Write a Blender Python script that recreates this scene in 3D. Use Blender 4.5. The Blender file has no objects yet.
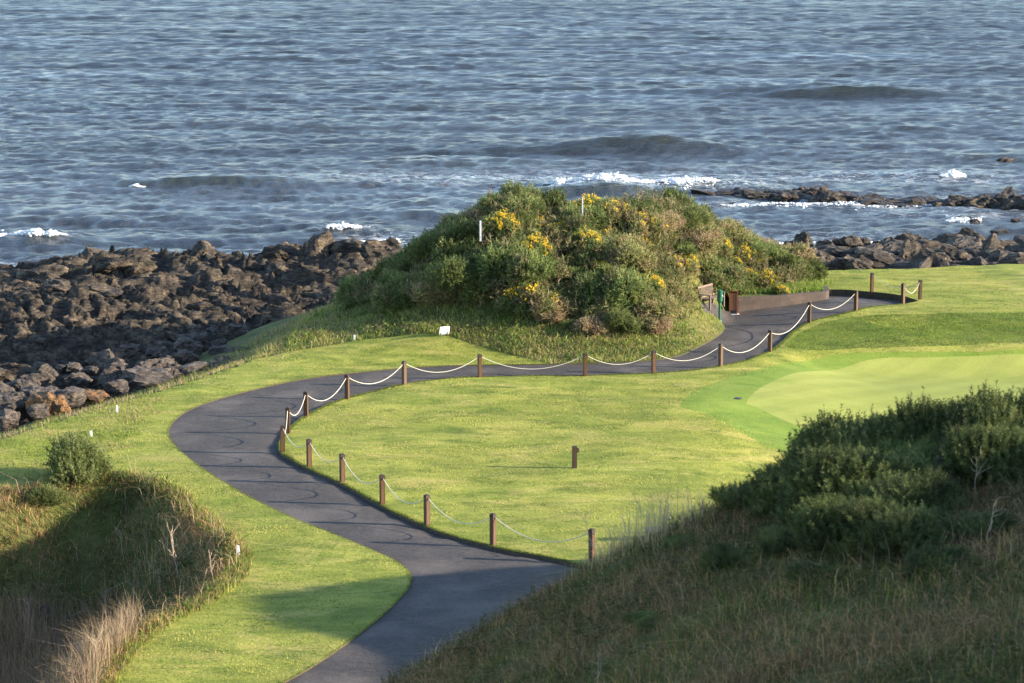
import bpy, bmesh, math, random
import numpy as np, time as _t
_t0 = _t.time()
from mathutils import Vector, Matrix
from mathutils.geometry import delaunay_2d_cdt
random.seed(7); rng = np.random.default_rng(7)
SC = bpy.context.scene
C = bpy.data.collections.new("place"); SC.collection.children.link(C)
R = math.radians
# ------------------------------------------------------------------ camera numbers
F = 2400.0; CAM = np.array([0, 0, 17.0]); PITCH = math.atan(401 / F)
cp, sp = math.cos(PITCH), math.sin(PITCH)
def ray(px, py):
    a = (px - 512) / F; b = -(py - 341.5) / F
    return np.array([a, cp + b * sp, -sp + b * cp])
def onz(px, py, z=0.0):
    d = ray(px, py); t = (z - CAM[2]) / d[2]
    return CAM + d * t
def atdepth(px, py, y):
    d = ray(px, py); return CAM + d * (y / d[1])
def s01(t):
    t = np.clip(t, 0, 1); return t * t * (3 - 2 * t)
# ------------------------------------------------------------------ noise
def hsh(i, j, k=0):
    n = (i.astype(np.int64) * 374761393 + j.astype(np.int64) * 668265263 + k * 1274126177) & 0xffffffff
    n = ((n ^ (n >> 13)) * 1274126177) & 0xffffffff
    n = ((n ^ (n >> 15)) * 2246822519) & 0xffffffff
    return ((n ^ (n >> 16)) & 0xffffff) / float(0xffffff)
def vnoise(x, y, k=0):
    i = np.floor(x); j = np.floor(y); u = x - i; v = y - j
    u = u * u * (3 - 2 * u); v = v * v * (3 - 2 * v)
    a = hsh(i, j, k); b = hsh(i + 1, j, k); c = hsh(i, j + 1, k); d = hsh(i + 1, j + 1, k)
    return (a + (b - a) * u) * (1 - v) + (c + (d - c) * u) * v - .5
def fbm(x, y, o=4, k=0):
    s = 0; a = 1; f = 1
    for q in range(o):
        s = s + a * vnoise(x * f + 17.3 * q, y * f - 9.1 * q, k + q); a *= .5; f *= 2.03
    return s
def cells(x, y, k=0):
    i0 = np.floor(x); j0 = np.floor(y)
    best = np.full(x.shape, 1e9); r0 = np.zeros(x.shape); dx = np.zeros(x.shape); dy = np.zeros(x.shape); r1 = np.zeros(x.shape); r2 = np.zeros(x.shape)
    for a in (-1, 0, 1):
        for b in (-1, 0, 1):
            i = i0 + a; j = j0 + b
            cx = i + .1 + .8 * hsh(i, j, k); cy = j + .1 + .8 * hsh(i, j, k + 1)
            d = (x - cx) ** 2 + (y - cy) ** 2; m = d < best
            best = np.where(m, d, best); dx = np.where(m, x - cx, dx); dy = np.where(m, y - cy, dy)
            r0 = np.where(m, hsh(i, j, k + 2), r0); r1 = np.where(m, hsh(i, j, k + 3), r1); r2 = np.where(m, hsh(i, j, k + 4), r2)
    return r0 - .5, (r1 - .5) * dx + (r2 - .5) * dy, np.sqrt(best)
# ------------------------------------------------------------------ polygons
def inpoly(x, y, P):
    x = np.asarray(x, float); y = np.asarray(y, float); ins = np.zeros(x.shape, bool)
    n = len(P)
    for a in range(n):
        x0, y0 = P[a]; x1, y1 = P[(a + 1) % n]
        if y0 == y1: continue
        c = ((y0 > y) != (y1 > y)) & (x < (x1 - x0) * (y - y0) / (y1 - y0) + x0)
        ins ^= c
    return ins
def distpoly(x, y, P, closed=True):
    x = np.asarray(x, float); y = np.asarray(y, float); best = np.full(x.shape, 1e9)
    n = len(P)
    for a in range(n if closed else n - 1):
        x0, y0 = P[a]; x1, y1 = P[(a + 1) % n]
        dx, dy = x1 - x0, y1 - y0; L = dx * dx + dy * dy + 1e-12
        t = np.clip(((x - x0) * dx + (y - y0) * dy) / L, 0, 1)
        best = np.minimum(best, (x - x0 - t * dx) ** 2 + (y - y0 - t * dy) ** 2)
    return np.sqrt(best)
def sd(x, y, P):                       # positive inside
    d = distpoly(x, y, P); return np.where(inpoly(x, y, P), d, -d)
def smooth_poly(P, step=.5, closed=False):
    P = [np.array(p[:2], float) for p in P]; n = len(P); out = []
    rngk = range(n if closed else n - 1)
    for a in rngk:
        if closed: p0, p1, p2, p3 = P[(a - 1) % n], P[a], P[(a + 1) % n], P[(a + 2) % n]
        else: p0, p1, p2, p3 = P[max(a - 1, 0)], P[a], P[a + 1], P[min(a + 2, n - 1)]
        m = max(1, int(np.linalg.norm(p2 - p1) / step))
        for q in range(m):
            t = q / m
            out.append(.5 * (2 * p1 + (p2 - p0) * t + (2 * p0 - 5 * p1 + 4 * p2 - p3) * t * t + (3 * p1 - p0 - 3 * p2 + p3) * t ** 3))
    if not closed: out.append(P[-1])
    return [tuple(p) for p in out]
def dense(P, step=.6, closed=True):
    out = []; n = len(P)
    for a in range(n if closed else n - 1):
        p = np.array(P[a][:2]); q = np.array(P[(a + 1) % n][:2]); m = max(1, int(np.linalg.norm(q - p) / step))
        for k in range(m): out.append(tuple(p + (q - p) * k / m))
    if not closed: out.append(tuple(P[-1][:2]))
    return out
# ------------------------------------------------------------------ the lie of the land
def w(l, z=0): return [tuple(onz(a, b, z)[:2]) for a, b in l]
PLAT = [(-60, -60), (-34, 10), (-25, 50)] + w([(-60, 462), (0, 441), (60, 420), (112, 403), (165, 389), (215, 374), (262, 357)]) + \
       [(-9.6, 102), (-8.6, 108), (-7, 114), (-2, 122), (6, 126), (12, 124), (15.5, 121.5), (26, 124), (45, 127), (80, 132), (160, 140), (160, -60)]
HOLLOW = smooth_poly(w([(240, 556), (218, 532), (190, 505), (162, 486), (120, 476), (70, 482), (0, 492), (-80, 505), (-200, 560), (-220, 680), (-120, 800), (60, 800), (92, 720), (112, 668), (150, 630), (195, 606), (232, 580)]), .6, True)
SKY = [(300, 320, 106, 2.0), (350, 300, 106, .6), (400, 264, 106, 1.5), (440, 228, 107, 1.5), (480, 204, 108, 1.15), (515, 190, 108, 1.15), (550, 202, 108, 1.4), (600, 198, 109, 1.05), (640, 192, 110, 1.1), (690, 204, 113, 1.25), (720, 226, 116, 1.3), (760, 256, 117, .9), (795, 282, 118, .5), (835, 305, 120, .3)]
_m = [(*atdepth(a, b, c), d) for a, b, c, d in SKY]
MX = np.array([p[0] for p in _m]); MZ = np.array([max(0, p[2] - p[3]) for p in _m]); MZ[0] = .3; MZ[-1] = 0; MY = np.array([p[1] for p in _m])
_f = [onz(a, b) for a, b in [(262, 372), (330, 368), (400, 366), (470, 363), (560, 364), (640, 360), (690, 352), (722, 334), (728, 312)]] + [onz(745, 306), onz(824, 297)]
FX = np.array([p[0] for p in _f]); FY = np.array([p[1] for p in _f]); FY[-3:] += .6
Z28X = np.array([-30, -12, -6, -3, -1.07, -.14, 1.03, 1.5, 2.2, 2.9, 3.36, 4.5, 6, 8, 12, 20, 40, 90])
Z28Z = np.array([-.5, 2.2, 5.6, 7.1, 8.3, 8.9, 9.55, 9.85, 10.1, 10.35, 10.5, 10.8, 11.05, 11.7, 12.9, 15.2, 20, 21])
BANKT = w([(770, 338), (800, 322), (850, 313), (920, 312), (1024, 311), (1200, 308)], .2)
LOW = smooth_poly(w([(790, 358), (860, 352), (1030, 347), (1300, 340)]) + w([(1500, 430), (1300, 560), (900, 600), (700, 545)]) + w([(620, 470), (650, 420), (720, 385)]), 1.0, True)
def hill(x, y):
    z = np.interp(x, Z28X, Z28Z)
    end = 50 + 12 * s01((x + 4) / 8) - 6 * s01((x - 12) / 20)
    t = np.clip((y - 28) / (end - 28), 0, 1)
    zz = np.where(y < 28, z + (28 - np.maximum(y, -30)) * .10, z * (1 - t) ** 1.6)
    zz = np.where(y < 5, z + 2.3 + 0 * y, zz)
    shade_hum = 3.5 * np.exp(-((x - 9.0) / 4.4) ** 2 - ((y - 59.5) / 5.0) ** 2) + 3.0 * np.exp(-((x - 16) / 6.) ** 2 - ((y - 54) / 6.) ** 2)  # unseen hummocks, added to throw shade over the path and near lawn
    shade_hum = shade_hum * s01((x - 1.6) / 4)
    zz = np.maximum(zz, 0) + shade_hum * s01((y - 40) / 10)
    return zz
def mound(x, y):
    T = np.interp(x, MX, MZ, left=0, right=0); yc = np.interp(x, MX, MY); fr = np.interp(x, FX, FY, left=98, right=116)
    k = np.where(y < yc, s01((y - fr) / np.maximum(yc - fr, 1)) ** 1.1, s01(1 - (y - yc) / 13))
    return T * k * (1 + .22 * fbm(x / 3.2, y / 2.6, 3, 44))
def H0(x, y):
    x = np.asarray(x, float); y = np.asarray(y, float)
    h = mound(x, y) + hill(x, y)
    n = fbm(x / 9, y / 9, 3, 5)
    h = h + .05 * fbm(x / 1.9, y / 1.9, 2, 15) * s01((y - 40) / 6) * s01((distp(x, y) - .3) / 1.5) + n * .16 * s01((y - 66) / 6) * s01((distp(x, y) - .5) / 4)
    wl_ = 2.6 + 9 * s01((99.5 - y) / 8) + 6 * s01((9 - x) / 6); up = s01(sdl(x, y) / wl_)                      # low green
    h = h - .95 * up
    h = h + .35 * s01((x - 8) / 8) * s01((y - 102) / 5)  # upper tier
    dh = sd(x, y, HOLLOW); h = h - 3.1 * s01(dh / 4.0) + .0
    e = -sd(x, y, PLAT)
    h = h - .75 * s01(e / 2.0) - 1.3 * s01((e - 2) / 6) - 4.5 * s01((e - 5) / 9)
    rg = hill(x, y) > .4
    h = h + np.where(rg | (dh > .5), .18 * fbm(x / 1.3, y / 1.3, 3, 9), 0)
    return h
def sdl(x, y): return sd(x, y, LOW) + 1.0
# path outline -------------------------------------------------
OUT = [(230, 715), (283, 683), (330, 655), (375, 622), (404, 594), (412, 578), (404, 566), (385, 555), (340, 536), (290, 516), (240, 491), (200, 466), (178, 448), (169, 435), (171, 425), (185, 412), (215, 400), (260, 388), (310, 378), (370, 371), (420, 367), (470, 365), (560, 364), (640, 361), (677, 356), (700, 346), (719, 335), (725, 327), (719, 319), (705, 312), (700, 306), (715, 302), (738, 306.5), (780, 302.5), (823, 297.5)]
FAR = [(824, 289.5), (845, 289.5), (868, 291.5), (890, 293.5), (905, 296), (919, 301)]
INN = [(903, 304), (875, 306), (853, 311), (823, 318), (806, 323), (790, 334), (767, 352), (719, 366), (651, 373), (584, 375.5), (530, 375.5), (478, 377), (437, 379.5), (400, 385), (343, 399), (304, 416.5), (285, 433), (279, 444), (282, 454), (309, 469), (342, 484), (382, 506), (427, 527), (493, 547), (560, 560), (600, 571), (606, 590), (575, 622), (500, 668), (450, 715)]
distpath_pts = w(OUT, 0)
def distp(x, y): return distpoly(x, y, distpath_pts, False)
H = H0
def hit(px, py):
    d = ray(px, py); lo = 8.0; 
    ts = np.concatenate([np.arange(30, 260, .5)])
    P = CAM[None] + d[None] * ts[:, None]
    hh = H(P[:, 0], P[:, 1]); k = np.argmax((P[:, 2] < hh) & (P[:, 1] > 34))
    a, b = ts[k - 1], ts[k]
    for _ in range(12):
        m = (a + b) / 2; p = CAM + d * m
        if p[2] < H(p[0], p[1]): b = m
        else: a = m
    p = CAM + d * b; return np.array([p[0], p[1], float(H(p[0], p[1]))])
def hitn(px, py, y0, y1):
    d = ray(px, py); ts = np.arange(y0, y1, .1) / d[1]; P = CAM[None] + d[None] * ts[:, None]
    hh = H(P[:, 0], P[:, 1]); k = int(np.argmax(P[:, 2] < hh)); p = P[k]; return np.array([p[0], p[1], float(H(p[0], p[1]))])
def hz(x, y): return float(H(np.array([x]), np.array([y]))[0])
o_w = [hit(a, b)[:2] for a, b in OUT[1:]]; f_w = [hit(a, b)[:2] for a, b in FAR]; i_w = [hit(a, b)[:2] for a, b in INN[:-4]] + [onz(a, b)[:2] for a, b in INN[-4:-1]]
o_w = [np.array([-9.5, 40]), np.array([-7.6, 49])] + o_w; i_w = i_w + [np.array([-3.4, 49]), np.array([-4.5, 40])]
o_s = smooth_poly(o_w, .45); f_s = smooth_poly(f_w, .45); i_s = smooth_poly(i_w, .45)
PATH = o_s + f_s + i_s
GREEN = smooth_poly([hit(a, b)[:2] for a, b in [(746, 404), (760, 388), (800, 372), (860, 362), (940, 357), (1040, 355)]] + [(30, 101), (34, 92), (30, 80), (20, 76)] + [onz(a, b, -.5)[:2] for a, b in [(960, 450), (860, 440), (790, 426), (755, 415)]], .5, True)
COLL = smooth_poly([hit(a, b)[:2] for a, b in [(680, 407), (700, 388), (755, 370), (820, 358), (900, 352), (1040, 349)]] + [(34, 104), (38, 92), (33, 77), (20, 72)] + [onz(a, b, -.5)[:2] for a, b in [(960, 470), (860, 462), (770, 450), (705, 425)]], .5, True)
BANK = smooth_poly([hit(a, b)[:2] for a, b in [(800, 333), (830, 321), (880, 315), (950, 313), (1030, 313), (1150, 311), (1150, 345), (1030, 342), (940, 346), (860, 348), (810, 350), (785, 346)]], .5, True)
ROUGHM = smooth_poly([hit(a, b)[:2] for a, b in [(255, 359), (300, 350), (360, 340), (420, 334), (455, 338), (500, 352), (540, 361)]], .5) 
ROUGHM = ROUGHM + [p for p in o_s if p[1] > ROUGHM[-1][1] - 1.5 and p[0] > ROUGHM[-1][0]] + [(o_s[-1][0] + .25, o_s[-1][1] + .3), (o_s[-1][0] + .2, o_s[-1][1] + 3.4), (14, 124), (6, 126), (-2, 122), (-7, 114), (-8.6, 108), (-9.6, 102)]
# ------------------------------------------------------------------ materials
def newmat(name):
    m = bpy.data.materials.new(name); m.use_nodes = True
    nt = m.node_tree; b = nt.nodes['Principled BSDF']; return m, nt, b
def N(nt, t, **k):
    n = nt.nodes.new(t)
    for a, v in k.items():
        if a in n.inputs: n.inputs[a].default_value = v
        else: setattr(n, a, v)
    return n
def ramp(nt, fac, stops):
    r = nt.nodes.new('ShaderNodeValToRGB'); e = r.color_ramp.elements
    while len(e) > 1: e.remove(e[0])
    e[0].position = stops[0][0]; e[0].color = (*stops[0][1], 1)
    for p, c in stops[1:]:
        q = e.new(p); q.color = (*c, 1)
    nt.links.new(fac, r.inputs[0]); return r.outputs[0]
def mixc(nt, fac, a, b, mode='MIX'):
    m = nt.nodes.new('ShaderNodeMix'); m.data_type = 'RGBA'; m.blend_type = mode
    for s, v in ((m.inputs[0], fac), (m.inputs[6], a), (m.inputs[7], b)):
        if isinstance(v, (int, float)): s.default_value = v
        elif isinstance(v, tuple): s.default_value = (*v, 1)
        else: nt.links.new(v, s)
    return m.outputs[2]
def coords(nt, scale=(1, 1, 1), rot=(0, 0, 0), src='Object'):
    tc = nt.nodes.new('ShaderNodeTexCoord'); mp = nt.nodes.new('ShaderNodeMapping')
    mp.inputs['Scale'].default_value = scale; mp.inputs['Rotation'].default_value = rot
    nt.links.new(tc.outputs[src], mp.inputs[0]); return mp.outputs[0]
def noise(nt, vec, scale, detail=6, rough=.55, dist=0):
    n = nt.nodes.new('ShaderNodeTexNoise'); n.inputs['Scale'].default_value = scale; n.inputs['Detail'].default_value = detail
    n.inputs['Roughness'].default_value = rough; n.inputs['Distortion'].default_value = dist
    if vec is not None: nt.links.new(vec, n.inputs['Vector'])
    return n.outputs[0]
def bump(nt, b, hs, normal_to=None):
    prev = None
    for h, st, ds in hs:
        n = nt.nodes.new('ShaderNodeBump'); n.inputs['Strength'].default_value = st; n.inputs['Distance'].default_value = ds
        nt.links.new(h, n.inputs['Height'])
        if prev is not None: nt.links.new(prev, n.inputs['Normal'])
        prev = n.outputs[0]
    nt.links.new(prev, b.inputs['Normal'])
def simple(name, col, rough=.7, var=.25, scale=8, bmp=.3, bd=.01, spec=.3, stretch=(1, 1, 1), metal=0):
    m, nt, b = newmat(name); v = coords(nt, stretch)
    n = noise(nt, v, scale)
    lo = tuple(c * (1 - var) for c in col); hi = tuple(min(1, c * (1 + var)) for c in col)
    nt.links.new(ramp(nt, n, [(.3, lo), (.7, hi)]), b.inputs['Base Color'])
    b.inputs['Roughness'].default_value = rough; b.inputs['Specular IOR Level'].default_value = spec; b.inputs['Metallic'].default_value = metal
    bump(nt, b, [(noise(nt, v, scale * 4), bmp, bd)]); return m
def turf(name, lo, mid, hi, straw, patch=.5, bd=.05, stripes=False, strawfac=.5, fine=9):
    m, nt, b = newmat(name); v = coords(nt)
    big = noise(nt, v, .16, 4, .6); med = noise(nt, coords(nt, (.6, 1.0, 1)), .9, 6, .7, .6); fi = noise(nt, v, fine, 5, .75)
    c = ramp(nt, med, [(.3, lo), (.5, mid), (.68, hi)])
    sm = ramp(nt, noise(nt, coords(nt, (.5, 1, 1), (0, 0, .3)), .55, 7, .72, 1.0), [(.5, (0, 0, 0)), (.68, (strawfac,) * 3)])
    c = mixc(nt, sm, c, straw)
    c = mixc(nt, ramp(nt, big, [(.35, (0, 0, 0)), (.65, (.5, .5, .5))]), c, tuple(q * .72 for q in mid))
    c = mixc(nt, .55, c, ramp(nt, fi, [(.3, (.35, .35, .35)), (.7, (1, 1, 1))]), 'MULTIPLY')
    if stripes:
        wv = nt.nodes.new('ShaderNodeTexWave'); wv.inputs['Scale'].default_value = .22; wv.inputs['Distortion'].default_value = .6; wv.inputs['Detail'].default_value = 2
        nt.links.new(coords(nt, (1, 1, 1), (0, 0, .75)), wv.inputs['Vector'])
        c = mixc(nt, .16, c, ramp(nt, wv.outputs[0], [(.35, (.45, .5, .4)), (.65, (1, 1, 1))]), 'MULTIPLY')
    nt.links.new(c, b.inputs['Base Color']); b.inputs['Roughness'].default_value = .85; b.inputs['Specular IOR Level'].default_value = .15
    bump(nt, b, [(med, .6, bd * 3.0), (fi, .9, bd)]); return m
def leafmat(name, rough=.6, trans=.25, spec=.2):
    m, nt, b = newmat(name); a = nt.nodes.new('ShaderNodeAttribute'); a.attribute_name = 'Col'
    nt.links.new(a.outputs['Color'], b.inputs['Base Color']); b.inputs['Roughness'].default_value = rough; b.inputs['Specular IOR Level'].default_value = spec
    t = nt.nodes.new('ShaderNodeBsdfTranslucent'); nt.links.new(a.outputs['Color'], t.inputs[0])
    mx = nt.nodes.new('ShaderNodeMixShader'); mx.inputs[0].default_value = trans
    nt.links.new(b.outputs[0], mx.inputs[1]); nt.links.new(t.outputs[0], mx.inputs[2]); nt.links.new(mx.outputs[0], nt.nodes['Material Output'].inputs[0]); return m
M = {}
M['lawn'] = turf('lawn turf', (.09, .14, .02), (.28, .31, .05), (.46, .45, .09), (.60, .48, .16), strawfac=.85)
M['bank'] = turf('bank turf', (.05, .09, .012), (.15, .21, .025), (.27, .32, .045), (.36, .32, .08), strawfac=.5, bd=.10)  # rougher turf, with the slope's shade mixed into its darker colour
M['soil'] = simple('turf edge soil', (.07, .055, .035), .9, .4, 9)
M['collar'] = turf('collar turf', (.13, .22, .03), (.20, .29, .04), (.26, .34, .055), (.33, .34, .08), bd=.025, strawfac=.25, fine=14)
M['green'] = turf('putting turf', (.29, .34, .07), (.34, .38, .085), (.38, .41, .10), (.42, .39, .12), bd=.012, stripes=True, strawfac=.3, fine=22)
M['rough'] = turf('rough ground', (.05, .07, .015), (.12, .14, .035), (.19, .19, .06), (.24, .19, .09), bd=.08, strawfac=.8)
def rockmat(name, dark, mid, light, scale=1.0, lichen=None, dip=.35):
    m, nt, b = newmat(name); v = coords(nt)
    oi = nt.nodes.new('ShaderNodeObjectInfo')
    off = nt.nodes.new('ShaderNodeVectorMath'); off.operation = 'ADD'; nt.links.new(v, off.inputs[0])
    cmb = nt.nodes.new('ShaderNodeVectorMath'); cmb.operation = 'SCALE'; cmb.inputs[0].default_value = (37, 11, 5); nt.links.new(oi.outputs['Random'], cmb.inputs['Scale']); nt.links.new(cmb.outputs[0], off.inputs[1]); v = off.outputs[0]
    n1 = noise(nt, v, 1.1 * scale, 8, .65, .5); n2 = noise(nt, v, 7 * scale, 6, .7)
    mp = nt.nodes.new('ShaderNodeMapping'); mp.inputs['Scale'].default_value = (.6, .6, 5); mp.inputs['Rotation'].default_value = (dip, .3, 0); nt.links.new(v, mp.inputs[0])
    st = noise(nt, mp.outputs[0], 1.6 * scale, 6, .6)
    c = ramp(nt, n1, [(.28, dark), (.5, mid), (.72, light)])
    c = mixc(nt, .8, c, ramp(nt, st, [(.38, (.3, .28, .26)), (.56, (1, 1, 1))]), 'MULTIPLY')
    c = mixc(nt, .5, c, ramp(nt, n2, [(.3, (.45, .43, .42)), (.7, (1, 1, 1))]), 'MULTIPLY')
    if lichen: c = mixc(nt, ramp(nt, noise(nt, v, 2.2, 4), [(.52, (0, 0, 0)), (.6, (.8, .8, .8))]), c, lichen)
    nt.links.new(c, b.inputs['Base Color']); b.inputs['Roughness'].default_value = .75; b.inputs['Specular IOR Level'].default_value = .25
    bump(nt, b, [(st, 1, .22), (n2, .9, .09)]); return m
M['rock'] = rockmat('shore rock', (.022, .02, .019), (.095, .076, .058), (.30, .23, .15), 1.5)
M['rockgrey'] = rockmat('grey boulder', (.06, .05, .046), (.17, .14, .12), (.36, .30, .235), 2, dip=1.2)
M['rocktan'] = rockmat('orange boulder', (.14, .09, .05), (.30, .19, .10), (.38, .28, .18), 2, (.42, .18, .05))
M['rockwet'] = rockmat('wet reef rock', (.022, .02, .02), (.07, .055, .045), (.17, .125, .085)); M['rockwet'].node_tree.nodes['Principled BSDF'].inputs['Roughness'].default_value = .5
# asphalt
m, nt, b = newmat('asphalt'); v = coords(nt)
c = ramp(nt, noise(nt, v, .7, 6, .6), [(.3, (.060, .051, .047)), (.7, (.092, .079, .073))])
c = mixc(nt, .9, c, ramp(nt, noise(nt, v, 7, 8, .9), [(.38, (.35, .35, .35)), (.60, (1.15, 1.15, 1.15))]), 'MULTIPLY')
c = mixc(nt, ramp(nt, noise(nt, v, .35, 3, .5), [(.52, (0, 0, 0)), (.72, (.6, .6, .6))]), c, (.15, .125, .11))
nt.links.new(c, b.inputs['Base Color']); b.inputs['Roughness'].default_value = .8; b.inputs['Specular IOR Level'].default_value = .3
bump(nt, b, [(noise(nt, v, 12, 8, .85), 1, .035), (noise(nt, v, 1.2, 4), .5, .05)]); M['asphalt'] = m
M['post'] = simple('stained timber', (.09, .046, .024), .55, .4, 3, .4, .004, stretch=(12, 12, 1))
M['cap'] = simple('dark post top', (.045, .028, .022), .5, .3, 20)
M['steel'] = simple('dull eyelet steel', (.25, .25, .25), .4, .1, 20, metal=.7)
M['rope'] = simple('white rope', (.56, .53, .45), .8, .12, 60, .6, .01)
M['white'] = simple('white paint', (.80, .80, .80), .5, .06, 12)
M['dark'] = simple('dark print', (.05, .05, .06), .5)
M['binred'] = simple('red brown timber', (.30, .13, .07), .6, .25, 5, .3, .004, stretch=(10, 10, 1))
M['benchwood'] = simple('weathered bench timber', (.15, .11, .085), .75, .25, 6, .3, .004, stretch=(1, 8, 8))
M['greenpaint'] = simple('green enamel', (.012, .12, .075), .3, .12, 6, .05, .002, spec=.6)
M['blue'] = simple('slate blue plastic', (.03, .035, .07), .5)
M['stem'] = simple('woody stem', (.10, .075, .05), .85, .3, 14)
M['leaf'] = leafmat('gorse needles', trans=.35); M['grass'] = leafmat('grass blades', .7, .5)
M['blossom'] = simple('yellow blossom', (.72, .47, .015), .6, .2, 14, .3, .01)
M['kerb'] = simple('path marking scuffs', (.04, .038, .042), .9, .1)
# retaining wall blocks
m, nt, b = newmat('brown block wall'); v = coords(nt)
br = N(nt, 'ShaderNodeTexBrick'); br.inputs['Scale'].default_value = 1.0; br.inputs['Brick Width'].default_value = .45; br.inputs['Row Height'].default_value = .2; br.inputs['Mortar Size'].default_value = .012
br.inputs['Color1'].default_value = (.055, .038, .03, 1); br.inputs['Color2'].default_value = (.082, .055, .043, 1); br.inputs['Mortar'].default_value = (.06, .05, .045, 1)
tc = N(nt, 'ShaderNodeTexCoord'); nt.links.new(tc.outputs['UV'], br.inputs['Vector'])
c = mixc(nt, .6, br.outputs[0], ramp(nt, noise(nt, v, 3, 6, .7), [(.3, (.4, .4, .4)), (.7, (1, 1, 1))]), 'MULTIPLY')
nt.links.new(c, b.inputs['Base Color']); b.inputs['Roughness'].default_value = .9; bump(nt, b, [(br.outputs[1], -.5, .02), (noise(nt, v, 12), .5, .02)]); M['wall'] = m
# sea
m, nt, b = newmat('sea water')
b.inputs['IOR'].default_value = 1.33; b.inputs['Roughness'].default_value = .16; b.inputs['Specular IOR Level'].default_value = .5
geo = N(nt, 'ShaderNodeTexCoord')
v1 = coords(nt, (.5, 1, 1), (0, 0, .06)); 
n1 = noise(nt, v1, 1.3, 6, .7, .3); n2 = noise(nt, coords(nt, (.5, 1, 1), (0, 0, -.1)), 2.6, 5, .7, .3); n3 = noise(nt, v1, 7, 3, .6)
gust = ramp(nt, noise(nt, coords(nt, (.22, 1, 1), (0, 0, .05)), .055, 5, .6, .4), [(.34, (.22, .22, .22)), (.62, (1, 1, 1))])
sxyz = nt.nodes.new('ShaderNodeSeparateXYZ'); nt.links.new(coords(nt), sxyz.inputs[0])
mr = nt.nodes.new('ShaderNodeMapRange'); mr.inputs[1].default_value = 140; mr.inputs[2].default_value = 800; mr.inputs[3].default_value = .7; mr.inputs[4].default_value = 3.8; nt.links.new(sxyz.outputs[1], mr.inputs[0])
gq = nt.nodes.new('ShaderNodeMath'); gq.operation = 'MULTIPLY'; nt.links.new(gust, gq.inputs[0]); nt.links.new(mr.outputs[0], gq.inputs[1]); gust = gq.outputs[0]
def gm(h):
    q = nt.nodes.new('ShaderNodeMath'); q.operation = 'MULTIPLY'; nt.links.new(h, q.inputs[0]); nt.links.new(gust, q.inputs[1]); return q.outputs[0]
bump(nt, b, [(gm(n1), 1, .8), (gm(n2), 1, .5), (n3, 1, .10)])
c = ramp(nt, noise(nt, coords(nt, (.35, 1, 1)), .035, 4, .6), [(.35, (.038, .048, .064)), (.65, (.058, .070, .086))])
shd = nt.nodes.new('ShaderNodeAttribute'); shd.attribute_name = 'swell_shade'; c = mixc(nt, shd.outputs['Fac'], c, (.035, .042, .032))  # darker look of the swell fronts, painted as shade into the water colour
fo = nt.nodes.new('ShaderNodeAttribute'); fo.attribute_name = 'foam'
fn = ramp(nt, noise(nt, coords(nt, (.6, 1, 1)), 1.3, 8, .75, 1.2), [(.5, (0, 0, 0)), (.58, (1, 1, 1))])
mm = nt.nodes.new('ShaderNodeMath'); mm.operation = 'MULTIPLY'; nt.links.new(fo.outputs['Fac'], mm.inputs[0]); nt.links.new(fn, mm.inputs[1])
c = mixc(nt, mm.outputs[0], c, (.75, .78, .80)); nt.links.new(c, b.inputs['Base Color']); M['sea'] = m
M['foam'] = simple('sea foam', (.70, .72, .73), .9, .05, 5)
# ------------------------------------------------------------------ mesh helpers
def tag(o, label=None, cat=None, group=None, kind=None):
    for k, v in (('label', label), ('category', cat), ('group', group), ('kind', kind)):
        if v: o[k] = v
    return o
def link(name, me, mat, parent=None, smooth=False):
    o = bpy.data.objects.new(name, me); C.objects.link(o)
    if mat: me.materials.append(M[mat] if isinstance(mat, str) else mat)
    if parent: o.parent = parent
    if smooth: me.polygons.foreach_set('use_smooth', [True] * len(me.polygons))
    return o
def arrmesh(name, V, Fc, col=None):
    me = bpy.data.meshes.new(name); V = np.asarray(V, np.float32); Fc = np.asarray(Fc, np.int32); k = Fc.shape[1]
    me.vertices.add(len(V)); me.vertices.foreach_set('co', V.ravel())
    me.loops.add(Fc.size); me.loops.foreach_set('vertex_index', Fc.ravel())
    me.polygons.add(len(Fc)); me.polygons.foreach_set('loop_start', np.arange(0, Fc.size, k, dtype=np.int32))
    me.update(calc_edges=True)
    if col is not None:
        a = me.color_attributes.new('Col', 'FLOAT_COLOR', 'POINT'); cc = np.ones((len(V), 4), np.float32); cc[:, :3] = col; a.data.foreach_set('color', cc.ravel())
    me.validate(); return me
def empty(name, loc, rz=0, sc=1):
    o = bpy.data.objects.new(name, None); C.objects.link(o); o.location = loc; o.rotation_euler = (0, 0, rz); o.scale = (sc,) * 3; o.empty_display_size = .2; return o
def copy_tree(o, parent=None):
    c = o.copy(); C.objects.link(c); c.parent = parent
    for ch in [q for q in o.children]: copy_tree(ch, c)
    return c
def bm_box(bm, c, s, rz=0, rx=0, bev=0):
    r = bmesh.ops.create_cube(bm, size=1)['verts']
    mt = Matrix.Translation(c) @ Matrix.Rotation(rz, 4, 'Z') @ Matrix.Rotation(rx, 4, 'X') @ Matrix.Diagonal((*s, 1))
    bmesh.ops.transform(bm, matrix=mt, verts=r)
    if bev: bmesh.ops.bevel(bm, geom=list({e for v in r for e in v.link_edges}), offset=bev, segments=2, affect='EDGES')
def bm_cyl(bm, p0, p1, r0, r1=None, n=12):
    p0 = Vector(p0); p1 = Vector(p1); d = p1 - p0
    q = d.to_track_quat('Z', 'Y').to_matrix().to_4x4()
    bmesh.ops.create_cone(bm, cap_ends=True, segments=n, radius1=r0, radius2=r0 if r1 is None else r1, depth=d.length, matrix=Matrix.Translation((p0 + p1) / 2) @ q)
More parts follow.
